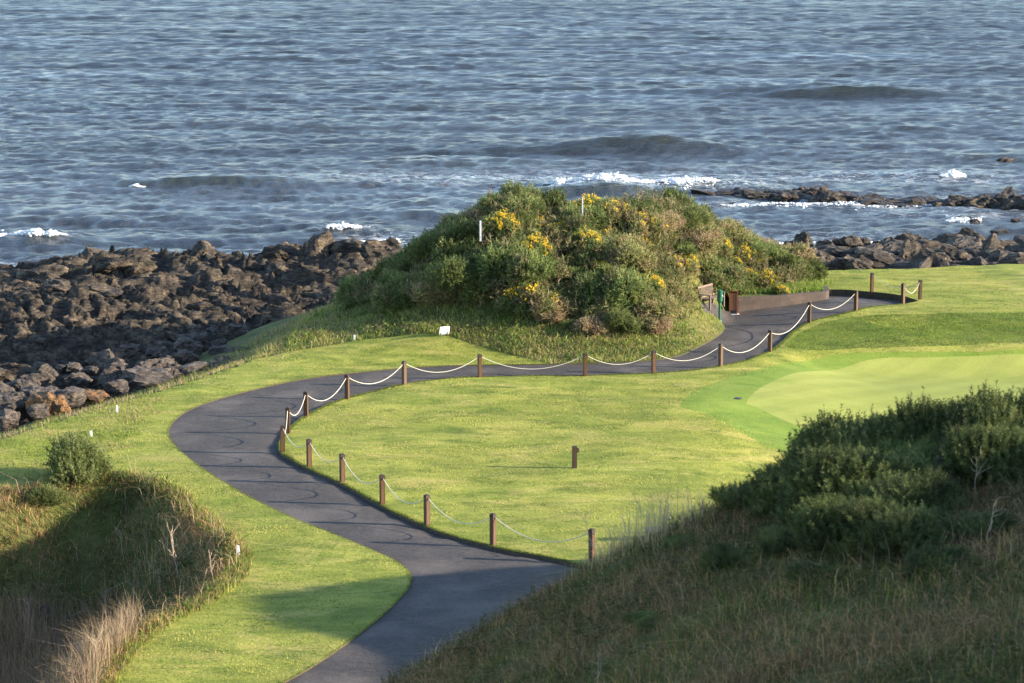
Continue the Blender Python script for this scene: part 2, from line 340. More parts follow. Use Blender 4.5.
def bmo(name, fn, mat, parent=None, smooth=False):
    bm = bmesh.new(); fn(bm); me = bpy.data.meshes.new(name); bm.to_mesh(me); bm.free(); return link(name, me, mat, parent, smooth)
def tube(name, pts, r, mat, parent=None, n=7):
    pts = np.array(pts); T = np.gradient(pts, axis=0); T /= np.linalg.norm(T, axis=1)[:, None]
    rr = np.broadcast_to(r, len(pts)); V = []; Fc = []
    up = np.array([0, 0, 1.0])
    for i, (p, t) in enumerate(zip(pts, T)):
        a = np.cross(t, up if abs(t[2]) < .9 else np.array([1., 0, 0])); a /= np.linalg.norm(a); b_ = np.cross(t, a)
        for k in range(n):
            an = 2 * math.pi * k / n; V.append(p + rr[i] * (a * math.cos(an) + b_ * math.sin(an)))
            if i: Fc.append([(i - 1) * n + k, (i - 1) * n + (k + 1) % n, i * n + (k + 1) % n, i * n + k])
    return V, Fc
def tubeobj(name, pts, r, mat, parent=None, n=7):
    V, Fc = tube(name, pts, r, mat, parent, n); return link(name, arrmesh(name, V, Fc), mat, parent, True)
# ------------------------------------------------------------------ ground by constrained triangulation
def build_ground():
    pts = []; 
    def grid(x0, x1, y0, y1, s, test):
        X, Y = np.meshgrid(np.arange(x0, x1, s), np.arange(y0, y1, s)); X = X.ravel() + rng.uniform(-.2, .2, X.size) * s; Y = Y.ravel() + rng.uniform(-.2, .2, Y.size) * s
        k = test(X, Y); return list(zip(X[k], Y[k]))
    fx0, fx1, fy0, fy1 = -26, 36, 14, 130
    loops = [(PATH, True), (BANK, True), (GREEN, True), (COLL, True), (dense(ROUGHM, .6), True), (HOLLOW, True)]
    far = lambda X, Y: np.min([distpoly(X, Y, P) for P, _ in loops], axis=0)
    ppts = grid(fx0, fx1, fy0, fy1, .55, lambda X, Y: far(X, Y) > .22)
    ppts += grid(-140, 170, -60, 190, 3.0, lambda X, Y: ~((X > fx0 - 1) & (X < fx1 + 1) & (Y > fy0 - 1) & (Y < fy1 + 1)))
    V = [Vector(p) for p in ppts]; E = []
    for P, cl in loops:
        b0 = len(V); V += [Vector(p) for p in P]; n = len(P)
        E += [(b0 + i, b0 + (i + 1) % n) for i in range(n if cl else n - 1)]
    r = delaunay_2d_cdt(V, E, [], 0, 1e-4)
    V = np.array([(v.x, v.y) for v in r[0]]); T = np.array([f for f in r[2] if len(f) == 3])
    c = V[T].mean(1); X, Y = c[:, 0], c[:, 1]
    path = inpoly(X, Y, PATH); gr = inpoly(X, Y, GREEN) & ~path; co = inpoly(X, Y, COLL) & ~gr & ~path
    hl = hill(X, Y) > .12
    ro = (inpoly(X, Y, ROUGHM) | inpoly(X, Y, HOLLOW) | ~inpoly(X, Y, PLAT) | hl) & ~path & ~gr & ~co
    hb = hl & ro
    Z = H(V[:, 0], V[:, 1])
    lipd = np.zeros(len(V)) + .03
    di = distpoly(V[:, 0], V[:, 1], i_s, False); lipd = np.where(di < .3, .11, lipd)
    df = distpoly(V[:, 0], V[:, 1], f_s, False); lipd = np.maximum(lipd, .30 * s01(1 - (df - .1) / 3.5))
    def sub(name, mask, mat, dz, skirt=None):
        f = T[mask]; ids, inv = np.unique(f, return_inverse=True); f2 = inv.reshape(f.shape)
        vv = np.column_stack([V[ids], Z[ids] + dz[ids]])
        if skirt:
            # boundary edges touching the path outline get a turf skirt
            ed = {}
            for t in f2:
                for a, b_ in ((t[0], t[1]), (t[1], t[2]), (t[2], t[0])):
                    k = (min(a, b_), max(a, b_)); ed[k] = ed.get(k, []) + [(a, b_)]
            onp = distpoly(vv[:, 0], vv[:, 1], PATH) < .01
            extra = []; vl = list(map(tuple, vv))
            for k, l in ed.items():
                if len(l) == 1 and onp[k[0]] and onp[k[1]]:
                    a, b_ = l[0]; n0 = len(vl); vl += [(vv[a][0], vv[a][1], vv[a][2] - .5), (vv[b_][0], vv[b_][1], vv[b_][2] - .5), tuple(vv[a]), tuple(vv[b_])]
                    extra += [(n0 + 3, n0 + 2, n0), (n0 + 3, n0, n0 + 1)]
            vv = np.array(vl); nf = len(f2); f2 = np.vstack([f2, np.array(extra)]) if extra else f2
        me = arrmesh(name, vv, f2); o = link(name, me, mat, None, True); tag(o, kind='structure')
        if skirt: me.materials.append(M['soil']); mi = np.zeros(len(f2), np.int32); mi[nf:] = 1; me.polygons.foreach_set('material_index', mi)
        return o
    z0 = np.zeros(len(V))
    sub('path', path, 'asphalt', -lipd)
    sub('putting_green', gr, 'green', z0); sub('green_collar', co, 'collar', z0)
    bk = inpoly(X, Y, BANK) & ~(path | gr | co | ro); sub('grass_bank', bk, 'bank', z0); lawn = ~(path | gr | co | ro | bk)
    sub('lawn', lawn, 'lawn', z0, True)
    sub('rough_ground', ro & ~hb, 'rough', z0, True)
    sub('hillside', hb, 'rough', z0)
build_ground()
print('T ground', _t.time() - _t0)
# ------------------------------------------------------------------ rocky shore (displaced sheet)
RX = np.array([-75, -40, -29.9, -27.6, -25.2, -23, -18, -15, -11.5, -10, -6, 0, 6]); RZ = np.array([-3.6, -3.2, -2.5, -2.0, -1.3, -.9, -.9, -1.1, -.7, -.8, -.8, -1.0, -3])
def shore(x, y):
    e = -sd(x, y, PLAT)
    ridge = np.interp(x, RX, RZ) + .3 * fbm(x / 4, y * 0, 3, 31)
    yc = 136 + 2.5 * fbm(x / 8, x * 0, 2, 8)
    base = -2.3 + .9 * fbm(x / 9, y / 6, 3, 3)
    base = base + (ridge - base) * np.exp(-((y - yc) / 6.5) ** 2)
    base = base + (-1.15 - base) * s01(1 - e / 6)
    w1 = fbm(x / 7, y / 5, 4, 77); w2 = fbm(x / 2.2, y / 1.5, 4, 83); w3 = fbm(x / .8, y / .6, 3, 87)
    sy = y * .96 + x * .22; sx = x * .96 - y * .22
    saw = lambda q: (q - np.floor(q)) ** 1.4
    r1, t1, d1 = cells(sx / 5 + w2, sy / 2.4, 1); r2, t2, d2 = cells(sx / 1.9 + 3 + w3 * .4, sy / .9, 7); r3, t3, d3 = cells(sx / .8, sy / .42, 13)
    rg = 1 - np.abs(w1) * 2.4; big = (np.abs(fbm(x / 5, y / 4, 4, 41)) * -2.2 + .5)
    r1, t1, d1 = cells(sx / 7 + w2, sy / 2.8, 1); r2, t2, d2 = cells(sx / 3.0 + 3 + w3 * .3, sy / 1.1, 7); r3, t3, d3 = cells(sx / 1.3, sy / .5, 13)
    v2 = fbm(x / 4.2, y / 1.3, 4, 91)
    h = base + big * .7 + .55 * (.5 - saw(sx / 4.6 + w1 * 2 + sy * .25 + r1 * .7)) + .26 * (.5 - saw(sx / 1.9 + w2 + sy * .55 + r2 * .5)) + .5 * (saw(sy / 3.1 + w1 * 1.6 + r1 * .5) - .5) + .26 * (saw(sy / 1.15 + w1 * 3 + v2 + r2 * .4) - .5) + .12 * (saw(sy / .5 + v2 * 2 + r3 * .5) - .5)
    h = base + (h - base) * .72 + .40 * r1 + .38 * t1 + .17 * r2 + .30 * t2 + .08 * r3 + .18 * t3 + .26 * (saw(sy / 1.6 + w1 * 2.2 + v2 * .6) - .5) + .16 * (saw(sy / .62 + w1 * 4 + v2) - .5) + .30 * v2 + .06 * w3 + .12 * (saw(sy / .75 + v2 * 2.5 + h * 1.5) - .5)
    h = np.minimum(h, base + .75 + .25 * (h - base - .75))
    h = h - 4.5 * s01((y - yc - 5) / 9)
    h = h - 1.6 * s01((x + 3) / 6)
    h = h - 1.9 * s01(1 - e / 3.2)
    return h
def build_shore():
    xs = np.concatenate([np.arange(-90, -36, .6), np.arange(-36, 4, .15)]); ys = np.concatenate([np.arange(40, 84, .6), np.arange(84, 96, .2), np.arange(96, 148, .125)])
    X, Y = np.meshgrid(xs, ys); X = X + .05 * fbm(X * 2, Y * 2, 2, 50); Z = shore(X.ravel(), Y.ravel()).reshape(X.shape)
    e = -sd(X.ravel(), Y.ravel(), PLAT); keep = (e > .6).reshape(X.shape) & (Z > -6)
    n, m_ = X.shape; I = np.arange(n * m_).reshape(n, m_)
    Q = np.stack([I[:-1, :-1], I[:-1, 1:], I[1:, 1:], I[1:, :-1]], -1).reshape(-1, 4)
    kq = keep.ravel()[Q].all(1); Q = Q[kq]; ids, inv = np.unique(Q, return_inverse=True)
    P = np.column_stack([X.ravel(), Y.ravel(), Z.ravel()])[ids]
    o = link('rocky_shore', arrmesh('rocky_shore', P, inv.reshape(Q.shape)), 'rock'); tag(o, kind='structure')
build_shore()
# ------------------------------------------------------------------ rocks
def rockmesh(seed, sub=4, nz=.11, planes=20, flat=1.0):
    r = np.random.default_rng(seed); bm = bmesh.new(); bmesh.ops.create_icosphere(bm, subdivisions=sub, radius=1)
    D = np.array([v.co[:] for v in bm.verts]); D /= np.linalg.norm(D, axis=1)[:, None]
    rad = np.full(len(D), 1.25)
    for _ in range(planes):
        n = r.normal(size=3); n /= np.linalg.norm(n); dd = r.uniform(.5, 1.05); c = D @ n
        rad = np.minimum(rad, np.where(c > .05, dd / np.maximum(c, .05), 9))
    P = D * rad[:, None]
    P += D * (nz * (fbm(P[:, 0] * 3 + seed, P[:, 1] * 3 + P[:, 2] * 2, 3, seed) + .6 * fbm(P[:, 2] * 6, P[:, 0] * 6 + P[:, 1] * 5, 3, seed + 5)))[:, None] * 2
    P[:, 2] -= .05 * np.abs(np.sin(P[:, 2] * 9 + P[:, 0] * 3)); P[:, 2] *= flat
    for v, p in zip(bm.verts, P): v.co = p
    me = bpy.data.meshes.new('rock'); bm.to_mesh(me); bm.free(); return me
ROCKM = {}
def rockvar(i, mat):
    k = (i, mat)
    if k not in ROCKM:
        me = rockmesh(100 + i, 4 if i < 8 else 3); me.materials.append(M[mat]); ROCKM[k] = me
    return ROCKM[k]
def rock(name, i, mat, loc, sc, rz, label, cat='rock', group=None, tilt=0):
    o = bpy.data.objects.new(name, rockvar(i, mat)); C.objects.link(o); o.location = loc; o.scale = sc; o.rotation_euler = (tilt, tilt * .6, rz)
    tag(o, label, cat, group); return o
# belt behind the far lawn (z tops about 0)
SEA = -3.5
print('T shore', _t.time() - _t0)
def belt(n, pxr, fy, topfn, s0, s1, zb, name, label, group, mat='rock', jit=1.0, base_mat=None):
    for q in range(n):
        px = pxr[0] + (pxr[1] - pxr[0]) * (q + random.uniform(-.4, .4)) / n; y = fy(px) + random.uniform(-jit, jit); x = y * (px - 512) / F
        s = random.uniform(s0, s1); top = topfn(px) + random.uniform(-.25, .15)
        hh = random.uniform(.6, 1.05)
        rock(name, random.randrange(8), mat, (x, y, top - .12 - hh * .78), (s * random.uniform(1.0, 1.7), s * random.uniform(.8, 1.2), hh), random.uniform(0, 6.28), label, 'rock', group, random.uniform(-.2, .2))
belt(80, (756, 1290), lambda p: 129 + random.uniform(-3.5, 4), lambda p: np.interp(p, [752, 785, 900, 960, 1300], [-.2, .35, .35, .35, .35]), .8, 1.5, -2.6, 'shore_rock', 'brown craggy rock in the belt just beyond the far lawn edge', 'rocks in the belt behind the far lawn')
belt(34, (880, 1290), lambda p: 140 + random.uniform(-4, 4), lambda p: -.5, 1.0, 1.8, -3.4, 'shore_rock', 'brown craggy rock in the belt just beyond the far lawn edge', 'rocks in the belt behind the far lawn')
belt(40, (905, 1300), lambda p: 152, lambda p: -1.7, 1.0, 1.6, -3.8, 'shore_rock', 'brown craggy rock in the belt just beyond the far lawn edge', 'rocks in the belt behind the far lawn')
for px, s, h in [(768, .5, .35), (778, .5, .3), (790, .55, .5), (803, .9, 1.0), (812, .35, .3), (826, .8, .75), (838, .6, .6), (851, .9, .8), (866, .8, .6), (880, .6, .5), (892, .9, .8), (905, .9, .6)]:
    y = 161 + random.uniform(-1, 1); x = y * (px - 512) / F
    rock('water_rock', random.randrange(8), 'rock', (x, y, SEA + h * .25), (s, s * .8, h * 1.0), random.uniform(0, 6), 'grey brown rock standing in the row in shallow water beyond the shore belt', 'rock', 'row of rocks in shallow water')
def reeftop(p): return np.interp(p, [690, 715, 750, 815, 850, 905, 925, 960, 1000, 1300], [.15, .25, .35, 1.15, .7, .35, .5, 1.0, 1.25, 1.2])
for q in range(120):
    px = 690 + 420 * (q + random.uniform(-.5, .5)) / 120; y = np.interp(px, [690, 850, 1000, 1110], [199, 190, 186, 184]) + random.uniform(-2, 2); x = y * (px - 512) / F
    h = reeftop(px) * random.uniform(.55, 1.05); s = random.uniform(.7, 1.5)
    rock('reef_rock', random.randrange(8), 'rockwet' if random.random() < .55 else 'rock', (x, y, SEA + h * .1), (s * 1.2, s, h * .95), random.uniform(0, 6.28), 'dark wet rock in the long low reef offshore', 'rock', 'rocks of the long offshore reef', random.uniform(-.2, .2))
for px, py, s, h in [(975, 221, .9, .35), (1000, 231, 1.3, .2), (1005, 160, 1.2, .35), (1016, 220, .8, .15), (945, 228, .6, .15)]:
    p = onz(px, py, SEA); rock('awash_rock', 3 + px % 4, 'rockwet', (p[0], p[1], SEA + .02), (s, s * .6, h), 1, 'small dark rock almost awash in broken water near the reef', 'rock', 'rocks awash near the reef')
# big notable reef boulder
p = onz(1003, 203, SEA); rock('reef_boulder', 2, 'rockgrey', (p[0], p[1] - 1.2, SEA + .45), (1.0, .8, .75), .4, 'large rounded pale brown boulder at the right end of the offshore reef', 'boulder')
# outcrops on the left shore skyline
def outc(px, py, dep, s, h, label, i, mat='rock'):
    p = atdepth(px, py, dep); rock('rock_outcrop', i, mat, (p[0], p[1], p[2] - h * .55), (s, s * .9, h), i, label, 'rock')
outc(316, 238, 137, .95, 1.2, 'tall jagged brown rock pinnacle on the skyline of the left shore', 1)
outc(283, 246, 138, .9, .8, 'squat brown rock just left of the tall shore pinnacle', 4)
outc(349, 240, 137, 1.2, .9, 'brown rock between the shore pinnacle and the gorse mound', 5)
outc(385, 240, 135, 1.7, 1.1, 'broad brown rock against the left flank of the gorse mound', 6)
outc(46, 270, 133, 1.7, 1.1, 'slanting tan rock slab near the left end of the shore skyline', 7)
outc(90, 252, 139, 2.1, 1.3, 'rounded dark rock mass on the skyline of the left shore', 0)
outc(10, 272, 139, 1.5, .7, 'low dark rock at the far left end of the shore by the water', 3)
outc(202, 250, 138, 1.1, .7, 'brown blocky rock midway along the left shore skyline', 2)
GR = 'shore rocks strewn over the left platform'
for q in range(60):
    px = random.uniform(-20, 360); y = random.uniform(100, 136); x = y * (px - 512) / F
    if -sd(np.array([x]), np.array([y]), PLAT)[0] < 4: continue
    z = float(shore(np.array([x]), np.array([y]))[0]); s = random.uniform(.4, 1.0)
    rock('shore_boulder', random.randrange(8), 'rock', (x, y, z), (s * 1.3, s, s * .5), random.uniform(0, 6.28), 'brown angular boulder lying loose on the left rock platform', 'boulder', GR, random.uniform(-.4, .4))
# boulders at the lawn edge
EB = [(6, 428, .75, .75, 'rockgrey', 'pale grey boulder at the far left end of the lawn-edge row'),
      (38, 418, .6, .6, 'rockgrey', 'grey rounded boulder left of the orange boulder'),
      (50, 414, .85, .95, 'rocktan', 'orange-stained pointed boulder at the foot of the rough grass'),
      (68, 406, 1.0, .8, 'rockgrey', 'large pale grey boulder just behind and right of the orange boulder'),
      (95, 399, .7, .4, 'rocktan', 'flat tan boulder right of the pale grey boulder at the lawn edge'),
      (152, 384, 1.15, .62, 'rockgrey', 'long pale sandy slab boulder midway along the lawn edge'),
      (120, 392, .6, .5, 'rockgrey', 'small grey boulder left of the long sandy slab'),
      (172, 379, .5, .4, 'rockgrey', 'small grey boulder just right of the long sandy slab'),
      (193, 374, .95, .55, 'rockgrey', 'wide light grey boulder near the top of the lawn-edge row'),
      (214, 371, .6, .45, 'rockgrey', 'pale rounded boulder right of the wide light grey one'),
      (222, 366, .5, .5, 'rockgrey', 'last pale boulder at the upper end of the lawn-edge row')]
for k, (px, py, s, h, mt, lb) in enumerate(EB):
    p = onz(px, py, -1.0); rock('edge_boulder', [0, 3, 5, 6, 1, 4, 7, 2, 5, 0, 3][k], mt, (p[0], p[1], -1.0 + h * .4), (s * 1.1, s * .85, h * .75), k * 1.3, lb, 'boulder', None, .15)
for q in range(55):
    t = random.random(); px = -20 + 260 * t; py = np.interp(px, [-20, 0, 60, 130, 240], [430, 425, 405, 385, 362]) - random.uniform(2, 32); p = onz(px, py, -1.2)
    if -sd(np.array([p[0]]), np.array([p[1]]), PLAT)[0] < 2: continue
    s = random.uniform(.3, .75); rock('lilac_boulder', random.randrange(8), 'rockgrey', (p[0], p[1], -.98), (s * 1.2, s * .9, s * .7), random.uniform(0, 6), 'grey lilac boulder in the loose bank between lawn edge and dark rocks', 'boulder', 'grey boulders banked below the lawn', .2)
# ------------------------------------------------------------------ sea
SW = [(300, 60, 200, .5, 5), (700, 40, 220, .6, 7), (470, 165, 120, .45, 2.5), (60, 150, 90, .45, 2.5), (890, 130, 110, .5, 3), (855, 97, 95, 1.5, 2.4), (750, 94, 160, .6, 2.6), (640, 150, 75, 1.1, 1.7), (560, 152, 120, .45, 2), (215, 186, 110, 1.0, 1.5), (600, 192, 55, 1.0, 2.0), (720, 190, 70, .7, 2.0), (345, 232, 60, .5, 1.5), (35, 244, 70, .5, 1.5), (745, 95, 150, .5, 3), (520, 88, 150, .4, 4), (420, 205, 40, .35, 1.5), (430, 215, 60, .4, 1.6), (1000, 158, 60, .4, 2), (940, 177, 50, .4, 2), (330, 128, 120, .35, 3), (120, 100, 160, .3, 4), (960, 218, 30, .3, 1.2)]
def build_sea():
    us = np.concatenate([-np.geomspace(.27, 4, 60)[::-1], np.linspace(-.265, .265, 620), np.geomspace(.27, 4, 60)])
    ds = [60.]
    while ds[-1] < 1000: ds.append(ds[-1] * (1.0055 if ds[-1] < 120 else 1.0022))
    while ds[-1] < 9000: ds.append(ds[-1] * 1.03)
    U, D = np.meshgrid(us, np.array(ds)); X = U * D; Y = D.copy()
    Z = np.zeros_like(X); r = np.random.default_rng(3)
    fade = 1 - s01((D - 1500) / 800)
    ri = np.unique(np.append(np.arange(0, X.shape[0], 5), X.shape[0] - 1)); ci = np.unique(np.append(np.arange(0, X.shape[1], 5), X.shape[1] - 1)); Xc = X[np.ix_(ri, ci)]; Yc = Y[np.ix_(ri, ci)]
    def up(A):
        ar = np.arange(X.shape[1]); B = np.stack([np.interp(ar, ci, row) for row in A]); ar = np.arange(X.shape[0]); j = np.clip(np.searchsorted(ri, ar, side='right') - 1, 0, len(ri) - 2); t = ((ar - ri[j]) / (ri[j + 1] - ri[j]))[:, None]
        return B[j] * (1 - t) + B[j + 1] * t
    for k in range(30):
        L = 1.2 * (1.135 ** k); th = r.normal(0, .38 if L > 8 else .6) + .05
        a = .016 * L ** .8 if L < 2.6 else (.025 if L < 6 else .038); kx, ky = math.sin(th) / L * 6.283, math.cos(th) / L * 6.283
        g = .4 + 1.2 * (up(vnoise(Xc / (L * 3) + k, Yc / (L * 2.2), k)) + .5)
        res = s01((L / (D * .0022) - 1.5) / 1.5)
        Z += a * g * res * fade * (1 + .8 * s01((D - 180) / 500)) * np.sin(kx * X + ky * Y + r.uniform(0, 6.28) + 1.4 * up(vnoise(Xc / L / 2, Yc / L / 2.5, k + 60)))
    foam = np.zeros_like(X); swl = np.zeros_like(X)
    for px, py, hw, A, Ly in SW:
        p = onz(px, py, SEA); lx = hw * p[1] / F; yy = Y - p[1] - .8 * fbm(X / 6, X * 0 + px, 2, 3); ex = np.exp(-((X - p[0]) / lx) ** 2)
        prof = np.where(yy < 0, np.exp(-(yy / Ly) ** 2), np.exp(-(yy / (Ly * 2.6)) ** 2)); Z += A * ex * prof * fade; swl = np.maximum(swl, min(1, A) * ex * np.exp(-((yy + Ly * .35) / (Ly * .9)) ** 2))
    for px, py, hw, ly in [(590, 190, 50, 2.0), (690, 188, 90, 3.5), (35, 242, 42, 1.2), (345, 231, 30, 1.2), (950, 174, 24, 1.5), (960, 218, 26, 1.4), (800, 205, 130, 3), (870, 245, 120, 6), (950, 205, 120, 8), (400, 240, 60, 3), (20, 272, 40, 5), (600, 178, 300, 6), (840, 178, 200, 5)]:
        p = onz(px, py, SEA); lx = hw * p[1] / F; a = 1.0 if hw < 100 else .6
        foam = np.maximum(foam, a * np.exp(-((X - p[0]) / lx) ** 4 - ((Y - p[1]) / ly) ** 2))
    Z += SEA; n, m_ = X.shape; I = np.arange(n * m_).reshape(n, m_)
    Q = np.stack([I[:-1, :-1], I[:-1, 1:], I[1:, 1:], I[1:, :-1]], -1).reshape(-1, 4)
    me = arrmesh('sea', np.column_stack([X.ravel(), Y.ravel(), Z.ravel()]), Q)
    a = me.attributes.new('foam', 'FLOAT', 'POINT'); a.data.foreach_set('value', foam.ravel().astype(np.float32))
    a = me.attributes.new('swell_shade', 'FLOAT', 'POINT'); a.data.foreach_set('value', swl.ravel().astype(np.float32))
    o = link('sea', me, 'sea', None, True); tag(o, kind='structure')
    return X, Y, Z
SX, SY, SZ = build_sea()
def seaz(x, y):
    j = min(len(SY) - 1, int(np.searchsorted(SY[:, 0], y))); i = min(SX.shape[1] - 1, int(np.searchsorted(SX[j] , x))); return SZ[j, i]
def blobs(P, S, sub=0):
    bm = bmesh.new(); bmesh.ops.create_icosphere(bm, subdivisions=1, radius=1); V0 = np.array([v.co[:] for v in bm.verts]); F0 = np.array([[v.index for v in f.verts] for f in bm.faces]); bm.free()
    n = len(P); k = len(V0); V = (V0[None] * S[:, None, :] * (1 + rng.uniform(-.25, .25, (n, k, 1))) + P[:, None]).reshape(-1, 3)
    return V, (F0[None] + (np.arange(n) * k)[:, None, None]).reshape(-1, 3)
def foamstrip(px0, px1, py, dens, hgt, wid, label):
    P = []; S = []
    n = int(2.6 * dens * (px1 - px0))
    for q in range(n):
        t = random.random(); px = px0 + (px1 - px0) * t; c = onz(px, py, SEA); env = math.sin(math.pi * min(1, max(0, t))) ** .35 * (.45 + .9 * (vnoise(np.array([px / 9.]), np.array([py * 1.]), 5)[0] + .5))
        y = c[1] + random.gauss(0, wid) * env - .1 + .8 * fbm(np.array([px / 14.]), np.array([.5]), 2, 7)[0]; x = c[0]
        z = seaz(x, y) + abs(random.gauss(0, hgt * .55)) * env - .02; P.append((x, y, z)); s = random.uniform(.015, .06) * (.4 + env); S.append((s * 1.8, s * 1.3, s * .8))
    V, Fc = blobs(np.array(P), np.array(S)); o = link('foam', arrmesh('foam', V, Fc), 'foam', None, True); tag(o, label, 'foam', kind='stuff')
foamstrip(543, 655, 188, 45, .30, .35, 'white breaking foam on the wave behind the gorse mound')
foamstrip(648, 722, 187, 16, .14, 1.1, 'thinner broken foam trailing right of the breaking wave')
foamstrip(-15, 68, 243, 22, .16, .25, 'narrow white foam line at the left edge of the sea')
foamstrip(325, 362, 232, 24, .14, .25, 'short white foam crest beyond the shore pinnacle')
foamstrip(938, 966, 178, 30, .22, .35, 'small white breaker beyond the reef at right')
foamstrip(944, 981, 221, 30, .22, .3, 'white splash between reef and shore rocks at right')
foamstrip(128, 146, 188, 8, .1, .2, 'tiny white fleck on a dark wave at left')
foamstrip(720, 990, 206, 2.2, .05, .9, 'thin broken foam washing along the near side of the reef')
foamstrip(765, 900, 244, 2.5, .05, .6, 'thin foam wash between the water rocks and the shore belt')
foamstrip(360, 400, 240, 6, .06, .3, 'thin foam beside the rocks left of the mound')
print('T sea', _t.time() - _t0)
# ------------------------------------------------------------------ blades
def blades(P, h, wd, lean, cols, bend=.4, az=None):
    n = len(P); az = rng.uniform(0, 6.283, n) if az is None else az; la = rng.normal(0, 1, n) * lean
    side = np.column_stack([np.cos(az), np.sin(az), np.zeros(n)]); ld = rng.uniform(0, 6.283, n)
    L = np.column_stack([np.cos(ld), np.sin(ld), np.zeros(n)]) * np.abs(la)[:, None]
    up = np.array([0, 0, 1.0]); h = h[:, None]; wd = wd[:, None]
    mid = P + (up + L * .5) * h * .5; tip = P + (up * (1 - .35 * np.abs(la)[:, None]) + L * (1 + bend)) * h
    V = np.stack([P - side * wd, P + side * wd, mid + side * wd * .7, mid - side * wd * .7, tip], 1).reshape(-1, 3)
    b = np.arange(n)[:, None] * 5
    T = np.concatenate([b + [0, 1, 2], b + [0, 2, 3], b + [3, 2, 4]], 0)
    cc = np.repeat(cols, 5, 0); return V, T, cc
def palette(n, cols, wts, jit=.25):
    c = np.array(cols)[rng.choice(len(cols), n, p=np.array(wts) / sum(wts))]; return c * (1 + rng.uniform(-jit, jit, (n, 1)))
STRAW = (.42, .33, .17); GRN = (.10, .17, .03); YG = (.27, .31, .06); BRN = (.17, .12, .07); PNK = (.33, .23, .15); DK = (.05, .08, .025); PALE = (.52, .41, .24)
def scatter(n, x0, x1, y0, y1, test):
    X = rng.uniform(x0, x1, n); Y = rng.uniform(y0, y1, n); k = test(X, Y); X = X[k]; Y = Y[k]; return X, Y
def grassobj(name, X, Y, h, wd, lean, pal, label, dz=-.03, clump=None):
    P = np.column_stack([X, Y, H(X, Y) + dz]); n = len(X)
    hh = rng.uniform(.5, 1.2, n) * h * (1 + (.7 * vnoise(X * 1.1, Y * 1.1, 3) if clump is None else clump))
    V, T, c = blades(P, hh, np.full(n, wd) * rng.uniform(.6, 1.3, n), lean, pal); o = link(name, arrmesh(name, V, T, c), 'grass'); tag(o, label, 'grass', kind='stuff'); return o
def mixpal(X, Y, A, B, sc=.5, k=1):
    n = len(X); m = (vnoise(X * sc, Y * sc, k) + .5 + rng.uniform(-.2, .2, n)) > .5; return np.where(m[:, None], palette(n, *A), palette(n, *B))
inP = lambda X, Y, P: inpoly(X, Y, P)
# mound skirt rough
X, Y = scatter(150000, -12, 18, 92, 124, lambda X, Y: inP(X, Y, ROUGHM) & ~inP(X, Y, PATH) & (distpoly(X, Y, PATH) > .08))
X, Y = X[:], Y[:]
grassobj('rough_grass', X, Y, .24, .015, 1.0, mixpal(X, Y, ([YG, GRN, STRAW], [6, 3, 2]), ([STRAW, YG, BRN], [4, 6, 1]), .9) * 1.15, 'long green and straw coloured grass round the foot of the gorse mound')
# coast strip between lawn and boulders
X, Y = scatter(90000, -30, -6, 74, 116, lambda X, Y: (~inP(X, Y, PLAT)) & (distpoly(X, Y, PLAT) < 2.9))
grassobj('coastal_grass', X, Y, .28, .014, .6, mixpal(X, Y, ([STRAW, PNK, YG], [4, 3, 3]), ([YG, STRAW, GRN], [5, 3, 1]), .5), 'straw and green grass strip between the mown lawn and the shore boulders')
# hollow
X, Y = scatter(120000, -26, -4, 48, 80, lambda X, Y: inP(X, Y, HOLLOW) | ((distpoly(X, Y, HOLLOW) < .25)))
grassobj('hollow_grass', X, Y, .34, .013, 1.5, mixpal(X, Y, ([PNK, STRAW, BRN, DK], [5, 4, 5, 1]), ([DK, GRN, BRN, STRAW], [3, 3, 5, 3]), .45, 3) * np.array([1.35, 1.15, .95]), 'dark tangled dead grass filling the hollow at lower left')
# rim of hollow: bright long tufts
X, Y = scatter(60000, -16, -4, 52, 80, lambda X, Y: (distpoly(X, Y, HOLLOW) < .35) & (X > -15))
grassobj('rim_grass', X, Y, .30, .014, .6, palette(len(X), [YG, GRN, STRAW], [5, 3, 2]), 'bright tufts of long grass along the rim of the hollow')
# semi rough lit slope left
X, Y = scatter(60000, -22, -9, 72, 90, lambda X, Y: inP(X, Y, PLAT) & (X < -13.5 + (Y - 75) * .05 + vnoise(Y, X, 3)) & ~inP(X, Y, HOLLOW))
grassobj('sloping_grass', X, Y, .12, .012, .6, mixpal(X, Y, ([STRAW, YG], [3, 3]), ([YG, GRN], [5, 3]), .5), 'short semi rough grass left of the mown turf near the shore')
# path fringe
def fringe(P, n, off, name, label, h=.07):
    P = np.array(P); k = rng.integers(0, len(P) - 1, n); t = rng.uniform(0, 1, n)[:, None]; q = P[k] * (1 - t) + P[k + 1] * t
    d = P[k + 1] - P[k]; d /= np.linalg.norm(d, axis=1)[:, None] + 1e-9; nn = np.column_stack([-d[:, 1], d[:, 0]])
    a = q + nn * .06; s = np.where(inpoly(a[:, 0], a[:, 1], PATH), -1, 1)[:, None]; q = q + nn * s * np.abs(rng.normal(0, off, n))[:, None]
    ok = ~inpoly(q[:, 0], q[:, 1], PATH); q = q[ok]; X, Y = q[:, 0], q[:, 1]
    grassobj(name, X, Y, h, .010, .9, palette(len(X), [YG, GRN, STRAW], [6, 4, 1]) * .7, label, -.01)
fringe([p for p in o_s if p[1] < 98 and p[1] > 52], 9000, .04, 'edge_grass', 'short grass fringe along the outer edge of the path', .035)
fringe([p for p in i_s if p[1] > 60], 20000, .06, 'edge_grass', 'short grass fringe hanging over the inner edge of the path', .07)
